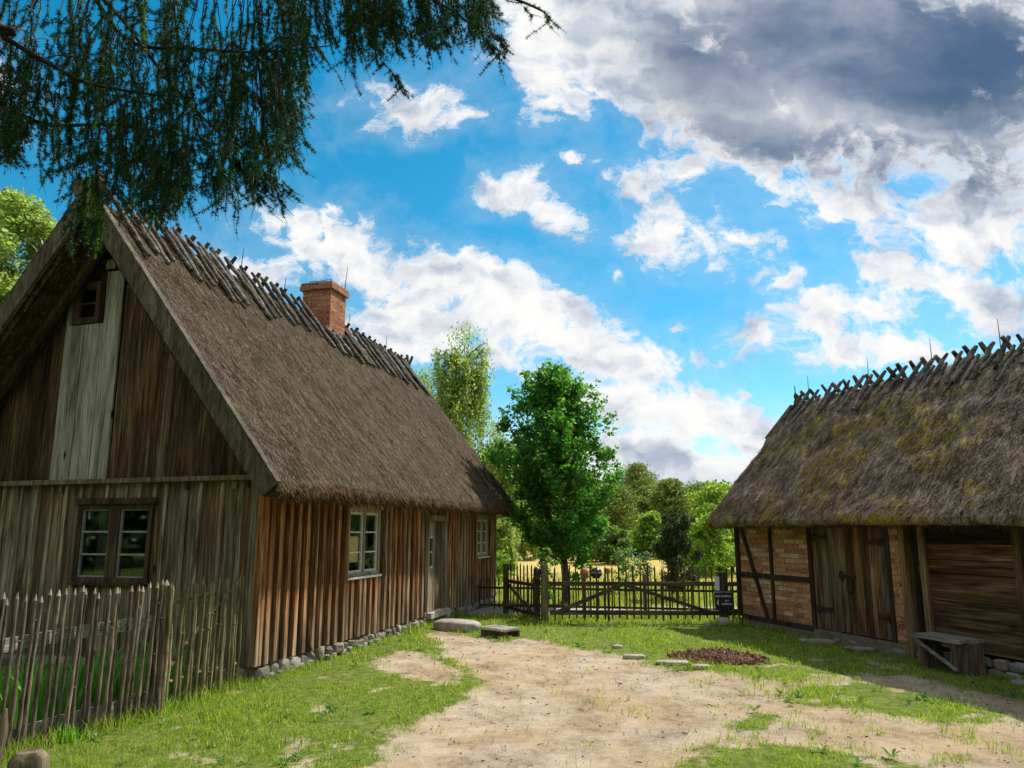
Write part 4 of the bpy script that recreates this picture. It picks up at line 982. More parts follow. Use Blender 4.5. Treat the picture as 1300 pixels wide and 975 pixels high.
m = MB(); n = 900; x = rng.uniform(-4, 6, n); y = rng.uniform(4.0, 12, n)
for xx, yy in zip(x, y):
    if sand_mask(np.array([xx]), np.array([yy]))[0] < .15: continue
    d = rng.normal(0, 1, 3); d[2] *= .12; d /= np.linalg.norm(d); l_ = rng.uniform(.006, .03); p = np.array([xx, yy, float(gh(xx, yy))-.012])
    m.beam(p-d*l_, p+d*l_, rng.uniform(.003, .010), .003, (0, 0, 1), 0, rt())
m.build('leaf_litter', M['chip'], None, kind='stuff', label='bits of twig and dry leaf scattered over the sand')
m = MB(); n = 520; x = rng.uniform(-3.6, 5.5, n); y = rng.uniform(4.2, 12.4, n); q_ = sand_mask(x, y); cl_ = fbm2(x, y, 1.1, 3, 140)
for xx, yy, sv_, cv_ in zip(x, y, q_, cl_):
    lx = (xx-HC[0])*hx[0]+(yy-HC[1])*hx[1]; ly = (xx-HC[0])*hy[0]+(yy-HC[1])*hy[1]; qx = (xx-BC[0])*bX[0]+(yy-BC[1])*bX[1]
    if (lx < .1 and ly > 0) or qx > -.1 or sv_ > .75 or cv_ < .46: continue
    k_ = rng.integers(5, 10); a = rng.uniform(0, 6.28, k_); R_ = rng.uniform(.03, .075); z0 = float(gh(xx, yy))
    for aa in a:
        d = np.array([math.cos(aa), math.sin(aa), 0]); e = np.array([-d[1], d[0], 0]); p = np.array([xx, yy, z0]); r_ = R_*rng.uniform(.7, 1.2); up_ = rng.uniform(.3, .9)*r_
        m.add([p, p+d*r_*.55+e*r_*.22+[0, 0, up_*.8], p+d*r_+[0, 0, up_], p+d*r_*.55-e*r_*.22+[0, 0, up_*.8]], [(0, 1, 2, 3)])
m.build('clover_and_plantain', M['weed_leaf'], None, kind='stuff', label='low broad leaved weeds growing through the lawn')

# ------------------------------------------------------------------ stick fence by the cottage
fen = thing('stick_fence', (FEN[1][0], FEN[1][1], 0), 0, 'rustic fence of crooked sharpened sticks beside the cottage', 'fence')
FO = np.array([FEN[1][0], FEN[1][1], 0])
def stick_mesh(h, r, tipm=True, wob=.006, n=9):
    m = MB(); zs = np.linspace(-.08, h-.05, n); px_ = np.cumsum(rng.normal(0, wob, n))*.6; py_ = np.cumsum(rng.normal(0, wob, n))*.6
    px_ -= np.linspace(px_[0], px_[-1], n); py_ -= np.linspace(py_[0], py_[-1], n)
    rs = r*np.linspace(1.05, .82, n)*(1+rng.normal(0, .10, n)); tn = rt()
    m.tube(np.stack([px_, py_, zs], 1), rs, 7, 0, tn, wob=.07)
    e = np.array([px_[-1], py_[-1], zs[-1]]); m.tube([e, e+np.array([.002, 0, .05])], [rs[-1]*.98, rs[-1]*.15], 6, 1, tn)
    # side-branch stubs
    for _ in range(rng.integers(1, 4)):
        i = rng.integers(2, n-1); a = rng.uniform(0, 6.28); d = np.array([math.cos(a), math.sin(a), .6])
        b = np.array([px_[i], py_[i], zs[i]]); m.tube([b, b+d*r*1.7], [r*.55, r*.4], 5, 0, tn)
    return m
def seglen(P): P = np.array(P); return np.concatenate([[0], np.cumsum(np.hypot(*np.diff(P, axis=0).T))])
def along(P, s):
    P = np.array(P); c = seglen(P); return np.array([np.interp(s, c, P[:, 0]), np.interp(s, c, P[:, 1])])
secA = [FEN[0], FEN[1]]; secB = FEN[1:]
s = .03
while s < seglen(secA)[-1]:
    q = along(secA, s); h = 1.13+rng.normal(0, .02)
    o = stick_mesh(h, rng.uniform(.014, .021)).build('picket', [M['picket_green'], M['picket_green']], fen)
    o.location = (q[0]-FO[0]+rng.normal(0, .012), q[1]-FO[1], 0); o.rotation_euler = (rng.normal(0, .010), rng.normal(.015, .010), 0); s += rng.uniform(.058, .074)
s = .07
while s < seglen(secB)[-1]:
    q = along(secB, s); h = 1.17+rng.normal(0, .02)
    o = stick_mesh(h, rng.uniform(.015, .020), wob=.005).build('picket', [M['picket_brown'], M['picket_tip']], fen)
    o.location = (q[0]-FO[0]+rng.normal(0, .01), q[1]-FO[1], -.03); o.rotation_euler = (rng.normal(0, .008), rng.normal(.02, .008), 0); s += rng.uniform(.056, .068)
o = stick_mesh(1.16, .036, wob=.006).build('post', [M['picket_brown'], M['picket_tip']], fen)
for (z, hgt, th) in ((.80, .10, .025), (.12, .11, .025)):
    m = MB(); Pb = [np.array([a-FO[0]-.045, b-FO[1]+.03, z-.02*i]) for i, (a, b) in enumerate(secB)]
    for a, b in zip(Pb[:-1], Pb[1:]): m.beam(a, b, hgt, th, (0, 0, 1), 0, (.6, .5, rng.random()))
    m.build('rail', M['rail_pale'], fen)
for (z, z2) in ((.93, .97), (.22, .2)):
    a = np.array([-.045, .0, z]); b = np.array([FEN[0][0]-FO[0]-.045, FEN[0][1]-FO[1], z2]); m = MB(); m.tube([a, (a+b)/2+np.array([0, 0, .02]), b], .02, 7, wob=.05); m.build('rail', M['picket_green'], fen)
a = np.array([-.05, .05, .22]); b = np.array([FEN[0][0]-FO[0]-.06, (FEN[0][1]-FO[1])*.72, .95]); m = MB(); m.tube([a, (a+b)/2+np.array([.0, 0, .03]), b], .024, 7, wob=.06); m.build('brace', M['picket_green'], fen)

# iris leaves behind the fence
def sword_leaves(name, P, n, spread, h0, h1, mat, label, cat=None, kind=None, wd=.022):
    m = MB(); x = rng.normal(0, spread[0], n); y = rng.normal(0, spread[1], n); h = rng.uniform(h0, h1, n); z = np.full(n, -.02)
    V, Q, Tt = blades(x, y, h, wd*rng.uniform(.7, 1.3, n), .45, z=z); m.add(V, Q); m.F.append((Tt, 0, np.full((n, 3), .5), False))
    o = m.build(name, mat, None, label=label, cat=cat, kind=kind); o.location = P; return o
for i, (x, y, lb) in enumerate(((-4.75, 6.0, 'clump of sword shaped iris leaves behind the fence at the left edge'), (-4.25, 6.45, 'second clump of iris leaves from the left behind the stick fence'), (-4.05, 7.0, 'tallest clump of iris leaves below the left of the gable window'), (-3.65, 7.2, 'clump of iris leaves nearest the cottage corner'))):
    o = sword_leaves('iris_plant', (x, y, 0), 170, (.20, .17), .25, .62, M['iris_leaf'], lb, 'plant'); o['group'] = 'iris plants behind the stick fence'
# weeds at the fence foot
for (px, py, lb) in ((85, 935, 'leafy green weed at the foot of the fence near the left corner'), (215, 898, 'leafy green weed at the foot of the fence post')):
    p = gz(px, py); o = sword_leaves('weed', (p[0], p[1], 0), 46, (.05, .05), .05, .16, M['iris_leaf'], lb, 'weed', wd=.016); o['group'] = 'weeds at the fence foot'

# two weathered foreground posts
P = atY(38, 950, 2.3); fp = MB(); r0 = .058
fp.tube([(0, 0, -P[2]-.05), (.004, 0, -.10), (0, 0, -.030), (0, 0, -.008)], [r0*1.1, r0, r0*.97, r0*.6], 12, 0, (.8, .5, .2), wob=.02)
fp.build('fence_post', M['post_wood'], None, label='round topped grey wooden post in the bottom left corner', cat='post').location = P
P = atY(6, 900, 2.1); fp = MB()
fp.tube([(-.10, .0, -P[2]-.05), (-.035, 0, -.22), (-.006, 0, -.06), (.004, 0, .0)], [.03, .028, .022, .004], 9, 0, (.9, .5, .6), wob=.04)
fp.build('leaning_picket', M['post_wood'], None, label='pointed leaning picket at the left edge in front of the stick fence', cat='picket').location = P

# ------------------------------------------------------------------ gates and fences at the end of the yard
def pickets(parent, P0, P1, sp, z0, z1, mat, wd=.028, th=.018, jit=.012, tip=.06):
    P0 = np.array(P0, float); P1 = np.array(P1, float); L = np.linalg.norm(P1-P0); n = int(L/sp)
    ang = math.atan2(P1[1]-P0[1], P1[0]-P0[0]); protos = []
    for j in range(5):
        m = MB(); h = z1-z0; w_ = wd*rng.uniform(.85, 1.2); l_ = rng.normal(0, .008)
        V = [(-w_/2,-th/2,0),(w_/2,-th/2,0),(w_/2,th/2,0),(-w_/2,th/2,0),(-w_/2+l_,-th/2,h-tip),(w_/2+l_,-th/2,h-tip),(w_/2+l_,th/2,h-tip),(-w_/2+l_,th/2,h-tip)]
        m.add(V, BOXF, 0, rt()); V2 = V[4:]+[(l_, 0, h)]
        m.add(V2, [(0, 1, 4), (1, 2, 4), (2, 3, 4), (3, 0, 4)], 0, (.6, .5, .5))
        protos.append(m)
    meshes = []
    for i in range(n):
        if i < 5: o = protos[i].build('picket', mat, parent); meshes.append(o.data)
        else: o = bpy.data.objects.new('picket', meshes[rng.integers(0, 5)]); link(o, parent)
        q = P0+(P1-P0)*((i+.5)/n); o.location = (q[0], q[1]+rng.normal(0, .003), q[2]+z0+rng.normal(0, jit)); o.rotation_euler = (0, rng.normal(0, .012), ang)
gp = gz(690, 787); GP = np.array([.60, 12.90, 0]); GE = np.array([3.86, 12.72, 0])
gate = thing('wide_gate', GP, math.atan2(GE[1]-GP[1], GE[0]-GP[0]), 'wide picket gate with two diagonal braces closing the yard', 'gate')
GLn = np.linalg.norm(GE-GP)
pickets(gate, (.12, .03, 0), (GLn-.02, .03, 0), .128, .04, 1.0, M['gate_wood'])
for (z, hh, lb) in ((.66, .075, ''), (.15, .08, '')):
    m = MB(); m.beam((.09, 0, z), (GLn+.0, 0, z+.01), hh, .035, (0, 0, 1)); m.build('rail', M['gate_rail'], gate)
m = MB(); m.beam((.25, -.037, .17), (1.42, -.037, .66), .07, .03, (0, 0, 1)); m.build('brace', M['gate_rail'], gate)
m = MB(); m.beam((1.46, -.037, .65), (GLn-.25, -.037, .16), .065, .03, (0, 0, 1)); m.build('brace', M['gate_rail'], gate)
o = thing('gate_post', GP, 0, 'thick greyish wooden post between the small gate and the wide gate', 'gate post')
m = MB(); m.box((-.07, -.07, -.1), (.06, .07, .98), 0, (.8, .5, .5), jit=.006); m.box((-.062, -.062, .98), (.052, .062, 1.0), 0, (.8, .5, .5)); m.build('shaft', M['post_wood'], o)
sgA = np.array([-.13, 14.35, 0]); sgB = np.array([.47, 12.95, 0])
sg_ = thing('small_gate', sgA, math.atan2(sgB[1]-sgA[1], sgB[0]-sgA[0]), 'narrow picket gate with one diagonal brace near the cottage corner', 'gate')
L = np.linalg.norm(sgB-sgA)
m = MB(); m.box((-.04, -.04, -.05), (.05, .05, .95)); m.build('upright', M['gate_wood'], sg_); m = MB(); m.box((L-.08, -.045, -.02), (L+.01, .045, .92)); m.build('upright', M['gate_wood'], sg_)
pickets(sg_, (.10, .03, 0), (L-.1, .03, 0), .165, .02, 1.0, M['gate_wood'])
for z in (.62, .10): m = MB(); m.beam((.05, 0, z), (L-.08, 0, z), .065, .035, (0, 0, 1)); m.build('rail', M['gate_rail'], sg_)
m = MB(); m.beam((.1, -.035, .60), (L-.1, -.035, .12), .065, .03, (0, 0, 1)); m.build('brace', M['gate_rail'], sg_)
# sign post
SP = GE+np.array([-.06, -.02, 0])
o = thing('sign_post', SP, 0, 'dark wooden post with black notice board at the barn end of the gate', 'sign post')
m = MB(); m.tube([(0, .02, -.1), (0, .02, .5), (.0, .02, .88)], [.075, .07, .075], 10, 0, (.2, .5, .5), wob=.04); m.build('shaft', M['gate_wood'], o)
m = MB(); m.box((-.17, -.10, .22), (.13, -.075, .52), 0); sb = m.build('board', M['board_black'], o)
m = MB(); m.box((-.18, -.115, .52), (.14, -.07, .545), 0); m.build('board_trim', M['bench'], o)
def text(body, size, x, z, par, bold=0):
    c = bpy.data.curves.new('lettering', 'FONT'); c.body = body; c.size = size; c.align_x = 'CENTER'; c.extrude = .001; c.offset = bold
    ob = bpy.data.objects.new('lettering', c); link(ob, par); ob.rotation_euler = (R(90), 0, 0); ob.location = (x, -.103, z)
    c.materials.append(M['white_ink'])
    bpy.context.view_layer.update(); me = bpy.data.meshes.new_from_object(ob.evaluated_get(bpy.context.evaluated_depsgraph_get())); loc = ob.location.copy(); rot = ob.rotation_euler.copy()
    bpy.data.objects.remove(ob); bpy.data.curves.remove(c); ob = bpy.data.objects.new('lettering', me); link(ob, par); ob.location = loc; ob.rotation_euler = rot; return ob
text('IZBA ZAGRODY', .040, -.02, .452, sb, .001); text('DLA', .036, .035, .375, sb, .001); text('GRUPOWE', .036, .03, .315, sb, .001)
m = MB(); m.add([(-.145, -.104, .35), (-.115, -.104, .30), (-.115, -.104, .42)], [(0, 1, 2)]); m.build('arrow', M['white_ink'], sb)
m = MB(); m.box((-.145, -.04, .56), (-.065, -.02, .80)); m.build('card', M['paper'], o)
# short picket panel between sign post and barn
o = thing('picket_fence', SP, math.atan2(.14, .36), 'short picket panel between the sign post and the barn corner', 'fence')
pickets(o, (.05, .02, 0), (.42, .02, 0), .12, .04, 1.0, M['gate_wood'])
for z in (.66, .15): m = MB(); m.beam((.03, 0, z), (.42, 0, z), .075, .03, (0, 0, 1)); m.build('rail', M['gate_rail'], o)
# back fence along the lane
bf0 = np.array([-.62, 14.55, 0]); bf1 = np.array([4.9, 13.75, 0])
bf0 = np.array([-.95, 15.2, 0]); bf1 = np.array([5.6, 13.9, 0])
bf = thing('picket_fence', bf0, math.atan2(bf1[1]-bf0[1], bf1[0]-bf0[0]), 'low fence of thin short pickets running behind the gates', 'fence')
L = np.linalg.norm(bf1-bf0)
pickets(bf, (0, 0, 0), (L, 0, 0), .105, .02, .66, M['gate_wood'], wd=.022, th=.018, jit=.02)
for z in (.42, .06):
    m = MB(); m.beam((0, -.025, z), (L, -.025, z), .045, .03, (0, 0, 1)); m.build('rail', M['gate_rail'], bf)
for s_ in (.05, 2.5, 3.75, L-.1): m = MB(); m.box((s_-.04, .015, -.1), (s_+.04, .09, .74)); m.build('post', M['bench_leg'], bf)

# pots upturned on the fence
def pot(P, r, h, mat, label, band=False):
    o = thing('clay_pot', P, 0, label, 'clay pot', 'clay pots upturned on the fence pickets')
    m = MB(); m.lathe([(0, h), (r*.45, h), (r*.8, h*.82), (r, h*.52), (r*.86, h*.22), (r*.6, h*.08), (r*.72, 0), (r*.64, 0), (r*.5, h*.1), (r*.7, h*.3)], 22); b = m.build('body', mat, o)
    if band:
        m = MB()
        for i in range(7):
            a = R(-150+i*20); m.rock((math.cos(a)*r*1.0, math.sin(a)*r*1.0, h*.52+.006*(i % 2)), .011, .011, .012, sub=1)
        m.build('painted_pattern', M['white_ink'], b)
    else:
        m = MB(); m.tube([(r*.75, 0, h*.75), (r*1.3, 0, h*.6), (r*1.25, 0, h*.3), (r*.7, 0, h*.12)], .010, 6); m.build('handle', mat, b)
    return o
def upright(P, hh): pass
potY = 13.15
for (px, py, r, h, mt, lb, bd) in ((742, 735, .085, .20, 'terracotta', 'brown clay jug upturned left of the dark patterned pot', False), (757, 734, .115, .19, 'dark_glaze', 'dark glazed pot with white dots upturned on a picket', True), (771.5, 728, .048, .10, 'terracotta', 'smallest orange clay pot right of the dark patterned pot', False)):
    P = atY(px, py, potY); 
    o = thing('stake', (P[0], P[1], 0), 0, {742: 'thin stake holding up the brown jug', 757: 'thin stake holding up the dark patterned pot'}.get(px, 'thin stake holding up the smallest orange pot'), 'stake', 'stakes carrying the pots'); m = MB(); m.box((-.015, -.012, -.05), (.015, .012, P[2]+h*.9-.02)); m.build('shaft', M['gate_wood'], o)
    pot(P, r, h, M[mt], lb, bd)
pot((GP[0]-.14, GP[1]-.04, .74), .07, .22, M['dark_glaze'], 'dark pot hanging beside the thick gate post')
print('structures ok')
#TREES#
# ------------------------------------------------------------------ vegetation
def leaves(P, size, up=.5, out=None, long=1.35, sway=None):
    """pointed leaf faces at points P; up biases the leaf normal to the sky, out (n,3) biases it outwards"""
    n = len(P); N_ = rng.normal(0, 1, (n, 3)); N_ /= np.linalg.norm(N_, axis=1)[:, None]
    N_ = N_*.8+np.array([0, 0, up]); 
    if out is not None: N_ = N_+out
    N_ /= np.linalg.norm(N_, axis=1)[:, None]
    A = rng.normal(0, 1, (n, 3)); 
    if sway is not None: A = A*.4+np.array(sway)
    A -= N_*(A*N_).sum(1)[:, None]; A /= np.linalg.norm(A, axis=1)[:, None]+1e-9; B = np.cross(N_, A)
    s = (size*rng.uniform(.65, 1.25, n)/2)[:, None]
    V = np.stack([P-A*s*long, P+B*s*.75+A*s*.1, P+A*s*long, P-B*s*.75+A*s*.1], 1).reshape(-1, 3)
    return V, np.arange(n)[:, None]*4+np.array([[0, 1, 2, 3]])
def lobed(P, size, up=.6):
    n = len(P); N_ = rng.normal(0, .8, (n, 3))+np.array([0, 0, up]); N_ /= np.linalg.norm(N_, axis=1)[:, None]
    A = rng.normal(0, 1, (n, 3)); A -= N_*(A*N_).sum(1)[:, None]; A /= np.linalg.norm(A, axis=1)[:, None]; B = np.cross(N_, A); s = (size*rng.uniform(.65, 1.25, n)/2)
    pts = [(-.9, 0), (-.35, .35), (-.45, .95), (.15, .5), (1.05, 0), (.15, -.5), (-.45, -.95), (-.35, -.35)]
    V = np.stack([P+A*(a*s)[:, None]+B*(b*s)[:, None]-N_*(abs(b)*s*.25)[:, None] for a, b in pts], 1).reshape(-1, 3)
    return V, np.arange(n)[:, None]*8+np.arange(8)[None]
def curve(a, b, sag=0, wob=.05, n=6):
    a = np.array(a, float); b = np.array(b, float); L = np.linalg.norm(b-a); t = np.linspace(0, 1, n)[:, None]
    P = a*(1-t)+b*t; P += rng.normal(0, wob*L*.3, P.shape)*np.sin(t*math.pi); P[:, 2] += sag*L*np.sin(t[:, 0]*math.pi); return P
def broadleaf(name, base, h, rad, crown0, mat, label, nclump=34, per=200, leaf=.1, group='trees beyond the fence', bark='bark', trunk_r=.09, flat=.65, cat='tree', shape=None, kind='broad', cr=.30):
    """tapered trunk, limbs to every clump, leaf clumps through the crown"""
    base = np.array(base, float); o = thing(name, base, 0, label, cat, group)
    t = MB(); top = np.array([rng.normal(0, .04*h), rng.normal(0, .04*h), h*.86]); tr = curve((0, 0, -.2), top, 0, .08, 9)
    t.tube(tr, np.linspace(trunk_r, trunk_r*.15, 9), 9, 0, rt(), wob=.05)
    VV = []
    lm = MB()
    for i in range(nclump):
        f = (i+.5)/nclump; f = f**.85; z = crown0*h+(1-crown0)*h*f
        prof = (shape(f) if shape else math.sin(math.pi*min(1, .12+.86*f))**.6)
        a = i*2.4+rng.normal(0, .5); rr = rad*prof*rng.uniform(.25, .95)
        c = np.array([math.cos(a)*rr, math.sin(a)*rr, z+rng.normal(0, .03*h)])
        zb = max(.1*h, z-rr*.8-.05*h); k = np.interp(zb, tr[:, 2], np.arange(9)); q = np.array([np.interp(k, np.arange(9), tr[:, j]) for j in range(3)])
        lm.tube(curve(q, c, .08, .12), np.linspace(trunk_r*.34, trunk_r*.07, 6), 5, 0, (.4, .5, rng.random()), cap=False)
        R_ = rad*cr*rng.uniform(.7, 1.3); n = int(per*rng.uniform(.6, 1.3))
        d = rng.normal(0, 1, (n, 3)); d /= np.linalg.norm(d, axis=1)[:, None]; r_ = rng.uniform(.25, 1.12, n)**.7
        P = c+d*(R_*r_)[:, None]*np.array([1.15, 1.15, flat])
        VV.append(P)
        for _ in range(3):
            e = c+d[rng.integers(0, n)]*R_*.95; lm.tube(curve(c*.8+q*.2, e, .05, .1, 4), np.linspace(trunk_r*.10, trunk_r*.03, 4), 4, 0, cap=False)
    P = np.concatenate(VV); ctr = np.array([0, 0, h*.6]); out = (P-ctr); out /= np.linalg.norm(out, axis=1)[:, None]
    m = MB()
    if kind == 'maple': V, F = lobed(P, leaf, .7)
    else: V, F = leaves(P, leaf, .45, out*.4)
    m.add(V, F); m.build('crown', mat, o); t.build('trunk', M[bark], o); lm.build('limbs', M[bark], o)
    return o
def birch(name, base, h, rad, label, strands=420, leaf=.10, mat=None, group='weeping birches beyond the cottage', lowest=.12, per=34, shape=None):
    base = np.array(base, float); o = thing(name, base, 0, label, 'birch', group)
    t = MB(); tr = curve((0, 0, -.2), (rng.normal(0, .3), rng.normal(0, .3), h*.84), 0, .05, 9); t.tube(tr, np.linspace(.014*h, .01, 9), 8, 0, (.9, .5, .5)); lm = MB()
    VV = []; 
    for i in range(46):
        f = .22+.76*(i/46); a = rng.uniform(0, 6.28); rr = rad*(shape(f) if shape else (.5+.5*math.sin(math.pi*min(1, (f-.1)*1.0))**.6))*rng.uniform(.5, 1)
        q = np.array([np.interp(f*8*.92, np.arange(9), tr[:, j]) for j in range(3)])
        tip = q+np.array([math.cos(a)*rr, math.sin(a)*rr, rr*rng.uniform(.25, .75)])
        c = curve(q, tip, .12, .08, 7); lm.tube(c, np.linspace(.0035*h, .006, 7), 5, 0, cap=False)
        for _ in range(strands//46):
            s_ = rng.uniform(.35, 1)*6; p0 = np.array([np.interp(s_, np.arange(7), c[:, j]) for j in range(3)])+rng.normal(0, .12, 3)*rad*.3
            L = min(rng.uniform(.06, .26)*h, p0[2]-lowest*h*rng.uniform(.7, 1.3)); 
            if L < .2: continue
            n = per; tt = rng.random(n)**.9; dr = rng.normal(0, .10, 2)
            P = p0+np.stack([dr[0]*tt*L, dr[1]*tt*L, -tt*L], 1)+rng.normal(0, leaf*.8, (n, 3)); VV.append(P)
            lm.tube(np.array([p0, p0+np.array([dr[0]*L, dr[1]*L, -L])]), [.006, .003], 3, 0, cap=False)
    tp = rng.uniform(.62, 1.02, 1400)*8; tq = np.stack([np.interp(tp, np.arange(9), tr[:, j]) for j in range(3)], 1)
    tq[:, 2] += np.clip(tp-7.6, 0, 1)*.4; VV.append(tq+rng.normal(0, 1, tq.shape)*np.array([.17, .17, .12])*rad)
    m = MB(); V, F = leaves(np.concatenate(VV), leaf, .2, None, 1.5, (0, 0, -1)); m.add(V, F); m.build('crown', mat or M['birch'], o)
    t.build('trunk', M['birch_bark'], o); lm.build('limbs', M['bark'], o); return o
M['birch_bark'] = simple('white_birch_bark', (.42, .41, .37), .8, .2, (6, .35, 1.15))
def conifer(name, base, h, rad, label, mat, crown0=.3, layers=13, per=9, nd=90, ln=.30, kind='pine', group='pines beyond the meadow', bark='pine_bark', cat='pine tree'):
    base = np.array(base, float); o = thing(name, base, 0, label, cat, group)
    t = MB(); tr = curve((0, 0, -.2), (rng.normal(0, .02*h), 0, h*.97), 0, .04, 9); t.tube(tr, np.linspace(.019*h, .01, 9), 8, 0, rt(), wob=.05); lm = MB(); PP = []; DD = []
    for i in range(layers):
        f = i/(layers-1); z = h*(crown0+(.98-crown0)*f)
        env = (math.sin(math.pi*(.15+.80*f))**.7 if kind == 'pine' else (1-f)**.85+.05)
        for k in range(per):
            a = k*6.28/per+i*1.3+rng.normal(0, .3); rr = rad*env*rng.uniform(.6, 1.1)
            q = np.array([np.interp(z/h*8, np.arange(9), tr[:, j]) for j in range(2)]+[z])
            tip = q+np.array([math.cos(a)*rr, math.sin(a)*rr, rr*(.35 if kind == 'pine' else -.12)*rng.uniform(.5, 1.3)])
            lm.tube(curve(q, tip, .05 if kind == 'pine' else -.05, .1), np.linspace(.004*h, .006, 6), 4, 0, cap=False)
            tt = rng.uniform(.35 if kind == 'pine' else .1, 1.05, nd)[:, None]; sp = rad*(.16 if kind == 'pine' else .10)
            P = q*(1-tt)+tip*tt+rng.normal(0, 1, (nd, 3))*np.array([sp, sp, sp*.45]); PP.append(P)
            d = rng.normal(0, .6, (nd, 3))+(tip-q)/np.linalg.norm(tip-q)*.6+np.array([0, 0, .35 if kind == 'pine' else -.1]); DD.append(d)
    P = np.concatenate(PP); D = np.concatenate(DD); D /= np.linalg.norm(D, axis=1)[:, None]; n = len(P); W = np.cross(D, rng.normal(0, 1, (n, 3))); W /= np.linalg.norm(W, axis=1)[:, None]; W *= ln*.13
    l_ = ln*rng.uniform(.5, 1.2, n)[:, None]
    V = np.stack([P-D*l_*.5, P+W, P+D*l_*.5, P-W], 1).reshape(-1, 3); m = MB(); m.add(V, np.arange(n)[:, None]*4+np.array([[0, 1, 2, 3]])); m.build('crown', mat, o)
    t.build('trunk', M[bark], o); lm.build('limbs', M[bark], o); return o
def spot(px, depth): 
    x = (px-650)/FPX*depth*math.cos(0)*1.0; d = ray(px, 675); x = d[0]/d[1]*depth
    return np.array([x, depth, float(gh(x, depth))])
def hgt(py, depth, z0): d = ray(650, py); return CAMH+d[2]/d[1]*depth-z0
def mpx(depth): return depth/FPX/ .99

# the maple behind the gate
D0 = 16.2; b = spot(718, D0); H_ = hgt(463, D0, b[2])/1.08
mp = thing('maple_tree', b, 0, 'dark green young maple standing right behind the wide gate', 'maple tree'); mp.scale = (1.08,)*3
t = MB(); tr = np.array([(0, 0, -.1), (-.02, 0, .55), (-.05, 0, .95), (.02, 0, 1.5), (.06, .05, 2.4), (.03, 0, 3.4), (.0, 0, 4.4), (.02, 0, H_*.97)])
t.tube(tr, [.105, .085, .075, .06, .05, .038, .022, .008], 10, 0, (.3, .5, .5), wob=.05)
l1 = np.array([(-.05, 0, .9), (-.22, -.05, 1.35), (-.38, -.1, 1.9), (-.5, -.1, 2.6), (-.62, -.05, 3.3)]); t.tube(l1, [.055, .05, .042, .03, .012], 8, 0, (.3, .5, .5), wob=.05)
t.build('trunk', M['bark'], mp); lm = MB(); PP = []
def mw(f): return np.interp(f, [0, .06, .18, .35, .5, .62, .75, .88, .96, 1.0], [.55, .85, 1.25, 1.42, 1.42, 1.30, 1.05, .68, .40, .18])
nC = 150
for i in range(nC):
    f = rng.random()**.9; z = 1.2+(H_-1.35)*f; a = i*2.399+rng.normal(0, .5); rr = mw(f)*math.sqrt(rng.uniform(.06, 1.0))*rng.uniform(.85, 1.06)
    c = np.array([math.cos(a)*rr-.24+(.12 if f < .2 else 0), math.sin(a)*rr, z])
    src = l1 if (c[0] < -.25 and z < 3.4 and rng.random() < .6) else tr; zb = max(.95, z-rr*rng.uniform(.7, 1.2)-.1)
    q = np.array([np.interp(zb, src[:, 2], src[:, j]) for j in range(2)]+[min(zb, src[-1, 2])])
    cv = curve(q, c, -.06, .15, 8); lm.tube(cv, np.linspace(.020, .004, 8), 5, 0, cap=False)
    n = int(rng.uniform(70, 150)); R_ = rng.uniform(.13, .27); d = rng.normal(0, 1, (n, 3)); d /= np.linalg.norm(d, axis=1)[:, None]
    PP.append(c+d*(R_*rng.uniform(.2, 1.2, n))[:, None]*np.array([1.1, 1.1, .85]))
    n2 = int(50+60*rr); t_ = rng.uniform(2.2, 7, n2); P_ = np.stack([np.interp(t_, np.arange(8), cv[:, j]) for j in range(3)], 1)
    PP.append(P_+rng.normal(0, .085, (n2, 3)))
for q_ in ((.35, -.05, .9, .22, 120), (.22, 0, .55, .16, 70), (.30, 0, 1.25, .2, 90), (-.62, -.1, 1.35, .2, 110), (-.45, 0, 1.05, .12, 40)):
    d = rng.normal(0, 1, (q_[4], 3)); d /= np.linalg.norm(d, axis=1)[:, None]; PP.append(np.array(q_[:3])+d*q_[3]*rng.uniform(.2, 1.1, q_[4])[:, None]); lm.tube(curve((0, 0, q_[2]-.15), q_[:3], .05, .1), np.linspace(.01, .004, 6), 4, 0, cap=False)
for _ in range(60):     # leafy shoots poking out of the outline
    f = rng.uniform(.3, 1); a = rng.uniform(0, 6.28); r0_ = mw(f)*.9; z = 1.25+(H_-1.35)*f
    s0_ = np.array([math.cos(a)*r0_-.2, math.sin(a)*r0_, z]); s1_ = s0_+np.array([math.cos(a)*.22, math.sin(a)*.22, rng.uniform(.1, .35)]); tt = rng.random(26)[:, None]
    PP.append(s0_*(1-tt)+s1_*tt+rng.normal(0, .045, (26, 3)))
m = MB(); V, F = lobed(np.concatenate(PP), .105, .75); m.add(V, F); m.build('crown', M['maple'], mp); lm.build('limbs', M['bark'], mp)

# birches
b = spot(592, 34); birch('birch_tree', b, hgt(372, 34, b[2]), 2.2, 'tall weeping birch rising above the cottage roof beside the maple', 900, .12, per=34)
b = spot(630, 29); birch('birch_tree', b, hgt(515, 29, b[2]), 1.25, 'lower pale weeping birch between the cottage corner and the maple', 420, .10)
b = spot(545, 44); birch('birch_tree', b, hgt(440, 44, b[2]), 1.9, 'distant birch top just showing over the far end of the cottage ridge', 300, .15)
b = spot(664, 38); birch('birch_tree', b, hgt(620, 38, b[2]), 1.5, 'small weeping birch with low hanging twigs left of the maple trunk', 380, .11, lowest=.06)
b = spot(640, 24); birch('birch_tree', b, hgt(628, 24, b[2]), .7, 'slender young birch beside the far cottage corner', 220, .09, lowest=.05)
broadleaf('birch_tree', (-18.9, 25, 0), 13.9, 2.5, .2, M['birch'], 'large pale yellow green birch behind the cottage at the left edge', 80, 420, .15, group='weeping birches beyond the cottage', trunk_r=.16, flat=.9, cat='birch', cr=.26, bark='birch_bark')
